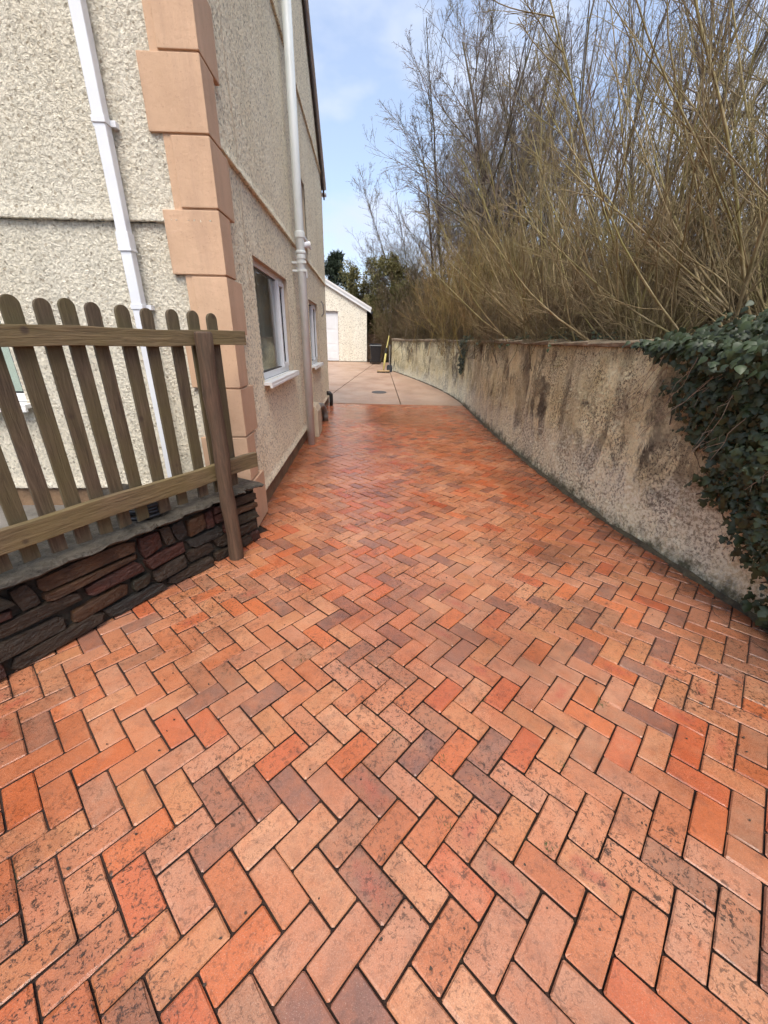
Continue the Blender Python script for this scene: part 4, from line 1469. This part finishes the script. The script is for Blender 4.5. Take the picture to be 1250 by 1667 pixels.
# the thicket of many stemmed willows
G = 'many stemmed bare trees of the thicket'
for (k, v, x, y, s) in [('willow', 0, 4.6, 10.6, .92), ('willow', 1, 5.4, 8.8, .95), ('willow_b', 0, 4.3, 7.9, .86), ('willow_b', 1, 5.6, 6.4, .9), ('willow', 0, 4.9, 5.2, .80),
                        ('willow_b', 0, 6.3, 4.6, .95), ('willow', 1, 6.9, 7.6, 1.0), ('willow_b', 1, 6.5, 10.9, 1.02), ('willow_b', 0, 8.2, 9.2, 1.1),
                        ('willow', 1, 5.6, 13.2, 1.0), ('willow_b', 1, 7.4, 14.5, 1.1), 
                        ('willow', 0, 6.8, 17.5, 1.15), ('willow_b', 0, 5.9, 3.2, .85)]:
    plant(k, v, x, y, BZ + .05 * (x - 3), s, rt_.uniform(0, 6.3), 'bare many stemmed tree in the dense thicket behind the garden wall', 'tree', G)
# arching shrubs leaning over the wall
for (k, v, x, y, s, rz, lab) in [
        ('arch', 0, 3.05, 6.9, 1.0, 0.0, 'tan arching shrub with a dark clump base above the middle of the wall'),
        ('arch', 1, 3.15, 4.7, 1.0, 0.1, 'tan arching shrub leaning left just beyond the ivy'),
        ('arch', 0, 3.6, 3.5, 1.15, -.15, 'olive arching shrub rising out of the ivy at the right edge'),
        ('arch_b', 0, 3.3, 8.6, .95, 0.5, 'tan twiggy shrub between the golden bushes and the arching shrubs')]:
    plant(k, v, x, y, BZ - .02, s, rz, lab, 'shrub', 'arching shrubs along the wall', 'arching_shrub')
for (v, x, y, s) in [(1, 3.9, 5.9, .95), (0, 4.3, 4.1, 1.0), (1, 4.6, 7.2, 1.0), (0, 5.1, 9.6, 1.0), (1, 5.2, 4.9, 1.1), (0, 6.2, 5.9, 1.1), (1, 6.0, 8.2, 1.1)]:
    plant('arch_b', v, x, y, BZ + .03, s, rt_.uniform(0, 6.3), 'twiggy tan undershrub among the stems of the thicket', 'shrub', 'undershrubs of the thicket', 'twiggy_shrub')
# dense golden bushes above the far half of the wall
for i, (x, y, s) in enumerate([(3.1, 11.6, 1.0), (3.7, 12.6, 1.1), (3.35, 13.9, 1.05), (4.1, 11.2, .95), (2.9, 15.0, .95), (4.4, 13.4, 1.15), (3.5, 10.2, .8), (3.4, 16.3, 1.0)]):
    plant('reed', i % 2, x, y, BZ, s, rt_.uniform(0, 6.3), 'dense golden brown bush of thin upright stems behind the wall', 'bush', 'golden bushes behind the wall', 'golden_bush')
# low scrub filling the foot of the thicket
for i, (x, y, s) in enumerate([(2.75, 9.3, .55), (2.8, 7.8, .5), (2.75, 5.7, .5), (2.9, 12.6, .55), (2.4, 15.2, .75), (2.2, 17.2, .7), (2.6, 17.9, 1.0), (3.6, 18.5, 1.2), (1.9, 20.5, 1.2), (3.0, 21.5, 1.4), (4.6, 19.6, 1.4),
                               (5.0, 16.4, 1.2), (5.6, 11.6, 1.1), (6.6, 9.3, 1.2), (7.6, 7.0, 1.3), (7.0, 12.8, 1.4), (8.8, 10.2, 1.5), (6.6, 15.4, 1.4), (8.2, 4.4, 1.3), (6.9, 5.2, 1.1), (10.2, 8.6, 1.6), (10, 13, 1.7), (10.5, 5.6, 1.6)]):
    plant('scrub', i % 2, x, y, 1.25 if x > 2.2 else .8, s, rt_.uniform(0, 6.3), 'low brown tangled scrub at the foot of the thicket', 'scrub', 'scrub under the trees', 'scrub_bush')


def foliage_mesh(r, name, centers, radii, n, size, aspect=2.2, down=0.0, sky=.5):
    """leaf-sized blades spread through lumpy clumps"""
    k = r.integers(0, len(centers), n)
    d = unit(r.normal(0, 1, (n, 3)))
    rad = r.uniform(.35, 1.0, n) ** .6
    P = centers[k] + d * radii[k] * rad[:, None]
    a = unit(r.normal(0, 1, (n, 3)) + np.array([0, 0, sky - down])); b = unit(np.cross(a, r.normal(0, 1, (n, 3))))
    s = size * r.uniform(.6, 1.4, n)[:, None]
    V = np.stack([P - b * s * .5 / aspect, P + a * s * .45 - b * s * .1, P + a * s, P + a * s * .5 + b * s * .5 / aspect], 1).reshape(-1, 3)
    Q = np.arange(4 * n).reshape(-1, 4)
    return fast_mesh(name, V, Q, False)


def evergreen(name, x, y, z, h, w, mat, n, size, label, cat, seed, conifer=False, cols=5, group=None):
    r = np.random.default_rng(seed)
    o = root(name, (x, y, z))
    tag(o, label, cat, group)
    cs, rs_ = [], []
    if conifer:
        for i in range(46):
            f = (i + .5) / 46
            rr_ = w * (1 - f) ** .8 * r.uniform(.5, 1.1)
            a = r.uniform(0, 6.28)
            cs.append((rr_ * math.cos(a), rr_ * math.sin(a), h * (.12 + .88 * f) - rr_ * .15)); q = .16 * w + .22 * w * (1 - f)
            rs_.append((q * 1.2, q * 1.2, q * .45))
    else:
        for i in range(34):
            a = r.uniform(0, 6.28); q = r.uniform(0, 1) ** .5
            zz = r.uniform(.08, 1.0)
            cs.append((w * q * math.cos(a) * (1.05 - .55 * zz), w * q * math.sin(a) * (1.05 - .55 * zz), h * zz)); e = w * r.uniform(.16, .36)
            rs_.append((e, e, e * 1.25))
    me = foliage_mesh(r, 'crown', np.array(cs), np.array(rs_), n, size)
    obj('crown', me, mat, o)
    tr_ = MB().tube([(0, 0, -.2), (.03, .02, h * .5), (0, 0, h * .96)], [.04 * h / 2.5, .025 * h / 2.5, .006], 7)
    for i in range(14):
        c = cs[(i * 3) % len(cs)]
        tr_.tube([(0, 0, max(.1, c[2] * .6)), (c[0] * .5, c[1] * .5, c[2] * .85), c], [.02, .014, .006], 5)
    tr_.build('trunk', M['bark_dark'], o)
    return o


evergreen('conifer', -3.6, 28.0, .9, 8.6, 1.7, M['conifer'], 11000, .22, 'dark conifer showing past the house edge above the garage', 'tree', 3, True)
evergreen('conifer', -1.9, 30.0, .9, 5.6, 2.2, M['conifer'], 11000, .22, 'lower dark conifer right behind the garage roof', 'tree', 4, True)
evergreen('evergreen_bush', -.2, 25.5, 1.0, 4.3, 1.7, M['gorse'], 13000, .16, 'olive green bush just behind the garage roof', 'bush', 5)
evergreen('evergreen_bush', .95, 23.2, 1.0, 4.3, 1.4, M['gorse'], 12000, .15, 'tallest olive green bush left of the bare trees', 'bush', 6)
evergreen('evergreen_bush', 1.9, 21.8, 1.0, 2.9, 1.2, M['gorse'], 10000, .14, 'lower olive green bush behind the curved wall end', 'bush', 8)
evergreen('evergreen_bush', 3.3, 25.5, 1.0, 3.4, 1.9, M['gorse'], 9000, .16, 'olive bush half hidden by grey twigs right of the tallest one', 'bush', 12)
# distant wood closing the view low down behind the trees
r = np.random.default_rng(44)
cs = np.stack([r.uniform(-8, 60, 260), r.uniform(38, 60, 260), r.uniform(1, 4.2, 260)], 1)
cs = np.concatenate([cs, np.stack([r.uniform(17, 30, 240), r.uniform(-2, 45, 240), r.uniform(2.0, 4.6, 240)], 1)])
me = foliage_mesh(r, 'distant_wood', cs, np.full((len(cs), 3), 1.7) * np.array([1, 1, .8]), 46000, .34)
tag(obj('distant_wood', me, M['distant'] if 'distant' in M else bark('distant_brush', (.05, .034, .02), (.10, .07, .04), (.15, .115, .06), 2)), 'far mass of brown brush behind the thicket', 'wood', kind='stuff')

# ------------------------------------------------------------------ ivy over the wall on the right
iv = root('ivy', (2.2, 2.2, 0)); iv_inv = Matrix.Translation((-2.2, -2.2, 0))
tag(iv, 'dark green ivy mass spilling over the right end of the garden wall', 'ivy')


def ip(o):
    o.parent = iv; o.matrix_parent_inverse = iv_inv
    return o


def leaf_geo(big):
    """five-lobed leaf, folded along the midrib, unit size, in XY with normal +Z, stalk at origin, tip +Y"""
    if big: out = [(0, 0), (.30, .02), (.46, .22), (.38, .45), (.26, .68), (0, 1.0), (-.26, .68), (-.38, .45), (-.46, .22), (-.30, .02)]
    else: out = [(0, 0), (.34, -.10), (.58, .20), (.30, .34), (.34, .62), (0, 1.0), (-.34, .62), (-.30, .34), (-.58, .20), (-.34, -.10)]
    V = [(x, y, -.16 * abs(x) - .14 * y * y) for x, y in out] + [(0, .45, .03)]
    F = [(10, i, (i + 1) % 10) for i in range(10)]
    return np.array(V), F


LV = [leaf_geo(True), leaf_geo(False)]
LM = []
for k, (v_, f_) in enumerate(LV):
    me = bpy.data.meshes.new('leaf'); me.from_pydata([tuple(q) for q in v_], [], f_); me.update(); me.shade_smooth(); me.materials.append(M['ivy_big']); LM.append(me)


def ivy_edge(z):     # largest Y that the ivy reaches at height z
    return np.interp(z, [0.0, .10, .32, .65, .90, 1.2, 1.49, 1.6], [1.66, 1.80, 2.06, 2.42, 2.72, 2.92, 3.16, 3.30])


ri = random.Random(77)
leaves = []
while len(leaves) < 15000:
    y = ri.uniform(-.6, 3.5); z = ri.uniform(.03, 1.74) if len(leaves) < 12500 else ri.uniform(1.46, 1.76)
    e = float(ivy_edge(z)) + .13 * math.sin(z * 17) * math.sin(z * 5 + 1) + ri.gauss(0, .06)
    if y > e: continue
    dens = min(1, (e - y) / .25 + .15)
    if ri.random() > dens: continue
    top = z > 1.40
    wx = float(np.interp(y, WC[:, 1], WC[:, 0]))
    thick = .06 + .20 * min(1, (e - y) / .7) * (0.55 + .45 * math.sin(y * 5.1 + z * 4.2) * math.sin(z * 6.3 + 2)) + (.10 if top else 0)
    if z > 1.56:
        x = wx + ri.uniform(-.20, .45)
        if z > 1.66 + .09 * math.sin(y * 5 + x * 7) + ri.gauss(0, .03) - max(0, (y - 2.7) * .18): continue
    else:
        x = wx - .02 - thick * ri.random() ** .55
    s = ri.choice((.02, .028, .036, .048, .06)) * ri.uniform(.8, 1.2) if not top else ri.uniform(.026, .062)
    n = Vector((-1 + ri.gauss(0, .45), -.35 + ri.gauss(0, .55), .45 + ri.gauss(0, .5) + (.35 if z > 1.5 else 0))).normalized()
    tip = Vector((ri.gauss(0, .35), ri.gauss(0, .5), -1.0 + ri.gauss(0, .3)))
    if z > 1.5: tip += Vector((-.9, -.3, .4))
    tip = (tip - n * tip.dot(n)).normalized()
    xx = tip.cross(n).normalized()
    leaves.append((s, top, Vector((x, y, z)), Matrix((xx, tip, n)).transposed()))
vis = []
for k, (s, top, p_, m_) in enumerate(leaves):
    q = on_screen(p_.x, p_.y, p_.z)
    if q and q[0] < 1262 and 0 < q[1] < 1667:
        wx = float(np.interp(p_.y, WC[:, 1], WC[:, 0]))
        vis.append((s / q[2] * (1 + 2.5 * max(0, wx - p_.x)), k))
vis.sort(reverse=True)
own = set(k for _, k in vis[:300])
bv_, bf_ = [], []
for k, (s, top, p_, m_) in enumerate(leaves):
    gi = 0 if (top and k % 3) else 1
    if k in own:
        o = bpy.data.objects.new('leaf', LM[gi]); COL.objects.link(o)
        o.matrix_world = Matrix.Translation(p_) @ (m_ * s).to_4x4()
        o.parent = iv; o.matrix_parent_inverse = iv_inv
    else:
        b0 = len(bv_)
        mm = np.array(m_) * s
        bv_ += [tuple(q) for q in (LV[gi][0] @ mm.T + np.array(p_))]
        bf_ += [tuple(i + b0 for i in f) for f in LV[gi][1]]
me = bpy.data.meshes.new('foliage'); me.from_pydata(bv_, [], bf_); me.update(); me.shade_smooth()
fo = ip(obj('foliage', me, M['ivy'])); tag(fo, kind='stuff')
# bare woody stems: on the wall, and pale dead vines hanging over the leaves
mb = MB()
for _ in range(40):
    y = ri.uniform(.2, 3.1); z = ri.uniform(.02, .5) if ri.random() < .5 else ri.uniform(.4, 1.2)
    pts = []
    d = ri.uniform(-.5, .5)
    for k in range(9):
        wx = float(np.interp(y, WC[:, 1], WC[:, 0]))
        pts.append((wx - .022 - .02 * ri.random(), y, z))
        d += ri.gauss(0, .35); y += .07 * math.sin(d); z += .07 * math.cos(d) * .9
        if z > 1.5 or y > ivy_edge(min(z, 1.5)) + .15: break
    if len(pts) > 2: mb.tube(pts, [.005 * (1 - .7 * k / len(pts)) for k in range(len(pts))], 4)
ip(mb.build('stems', M['vine_dark']))
for q in range(26):
    y = ri.uniform(1.2, 3.0); z = ri.uniform(1.15, 1.6)
    mb = MB()
    wx = float(np.interp(y, WC[:, 1], WC[:, 0]))
    x = wx - ri.uniform(.10, .22)
    dy, dz = ri.uniform(.15, .8), -1.0
    pts = []
    L = ri.uniform(.35, .8); n = 9
    for k in range(n):
        pts.append((x, y, z))
        dy += ri.gauss(0, .18); x += ri.gauss(0, .008) - .004
        q_l = math.hypot(dy, dz)
        y += L / n * dy / q_l; z += L / n * dz / q_l
    mb.tube(pts, [.0035 * (1 - .75 * k / n) for k in range(n)], 4)
    for k in (3, 5, 6):
        if ri.random() < .7:
            a = pts[k]; b = (a[0] - .03, a[1] + ri.uniform(.0, .16), a[2] - ri.uniform(.05, .18))
            mb.tube([a, ((a[0] + b[0]) / 2 - .01, (a[1] + b[1]) / 2 + .02, (a[2] + b[2]) / 2), b], [.002, .0016, .0008], 3)
    ip(mb.build('vine', M['vine']))
# a hanging tuft of ivy further along the wall and small plants behind the coping
tf = root('ivy_tuft', (2.49, 10.9, 1.5)); tag(tf, 'small dark ivy tuft hanging over the far part of the wall', 'ivy')
bv_, bf_ = [], []
for k in range(520):
    f = ri.random()
    y = 10.85 + ri.gauss(0, .20 * (1 - .6 * f)) + .15 * f; z = 1.62 - .85 * f ** 1.4 + ri.gauss(0, .03)
    wx = float(np.interp(y, WC[:, 1], WC[:, 0])); x = wx - .03 - ri.random() * .10 * (1 - .6 * f) + (.2 * ri.random() if z > 1.56 else 0)
    n = Vector((-1 + ri.gauss(0, .4), -.4 + ri.gauss(0, .5), .4 + ri.gauss(0, .4))).normalized()
    tip = Vector((ri.gauss(0, .4), ri.gauss(0, .5), -1)); tip = (tip - n * tip.dot(n)).normalized(); xx = tip.cross(n).normalized()
    mm = np.array(Matrix((xx, tip, n)).transposed()) * ri.uniform(.03, .06)
    b0 = len(bv_); bv_ += [tuple(q) for q in (LV[1][0] @ mm.T + np.array((x - 2.49, y - 10.9, z - 1.5)))]; bf_ += [tuple(i + b0 for i in f2) for f2 in LV[1][1]]
me = bpy.data.meshes.new('foliage'); me.from_pydata(bv_, [], bf_); me.update()
tag(obj('foliage', me, M['ivy'], tf), kind='stuff')

# brambles with a few green leaves poking over the coping
for i, (x, y, lab) in enumerate([(2.72, 6.75, 'green leaved bramble peeping over the coping below the clump base'), (2.68, 5.3, 'green leaved bramble on the coping midway to the ivy'), (2.75, 8.6, 'green leaved bramble nearest the golden bushes')]):
    bb_ = root('bramble', (x, y, 1.3)); tag(bb_, lab, 'bramble', 'brambles behind the coping')
    mb = MB(); bv_, bf_ = [], []
    for k in range(9):
        a = ri.uniform(0, 6.3); px_, py_, pz_ = 0.0, 0.0, 0.0; pts = []
        for j in range(7):
            pts.append((px_, py_, pz_)); px_ += .09 * math.cos(a) * (.5 + j * .12); py_ += .11 * math.sin(a); pz_ += .13 - .035 * j
            for _ in range(3):
                n = Vector((-.6 + ri.gauss(0, .5), -.5 + ri.gauss(0, .5), .8)).normalized(); tip = Vector((ri.gauss(0, 1), ri.gauss(0, 1), -.3)); tip = (tip - n * tip.dot(n)).normalized()
                mm = np.array(Matrix((tip.cross(n).normalized(), tip, n)).transposed()) * ri.uniform(.025, .05)
                b0 = len(bv_); bv_ += [tuple(q) for q in (LV[0][0] @ mm.T + np.array((px_ + ri.gauss(0, .03), py_ + ri.gauss(0, .03), pz_ + ri.gauss(0, .03))))]; bf_ += [tuple(q + b0 for q in f2) for f2 in LV[0][1]]
        mb.tube(pts, [.004 - .0004 * j for j in range(7)], 4)
    mb.build('stems', M['vine_dark'], bb_)
    me = bpy.data.meshes.new('leaves'); me.from_pydata(bv_, [], bf_); me.update(); obj('leaves', me, M['ivy_big'], bb_)
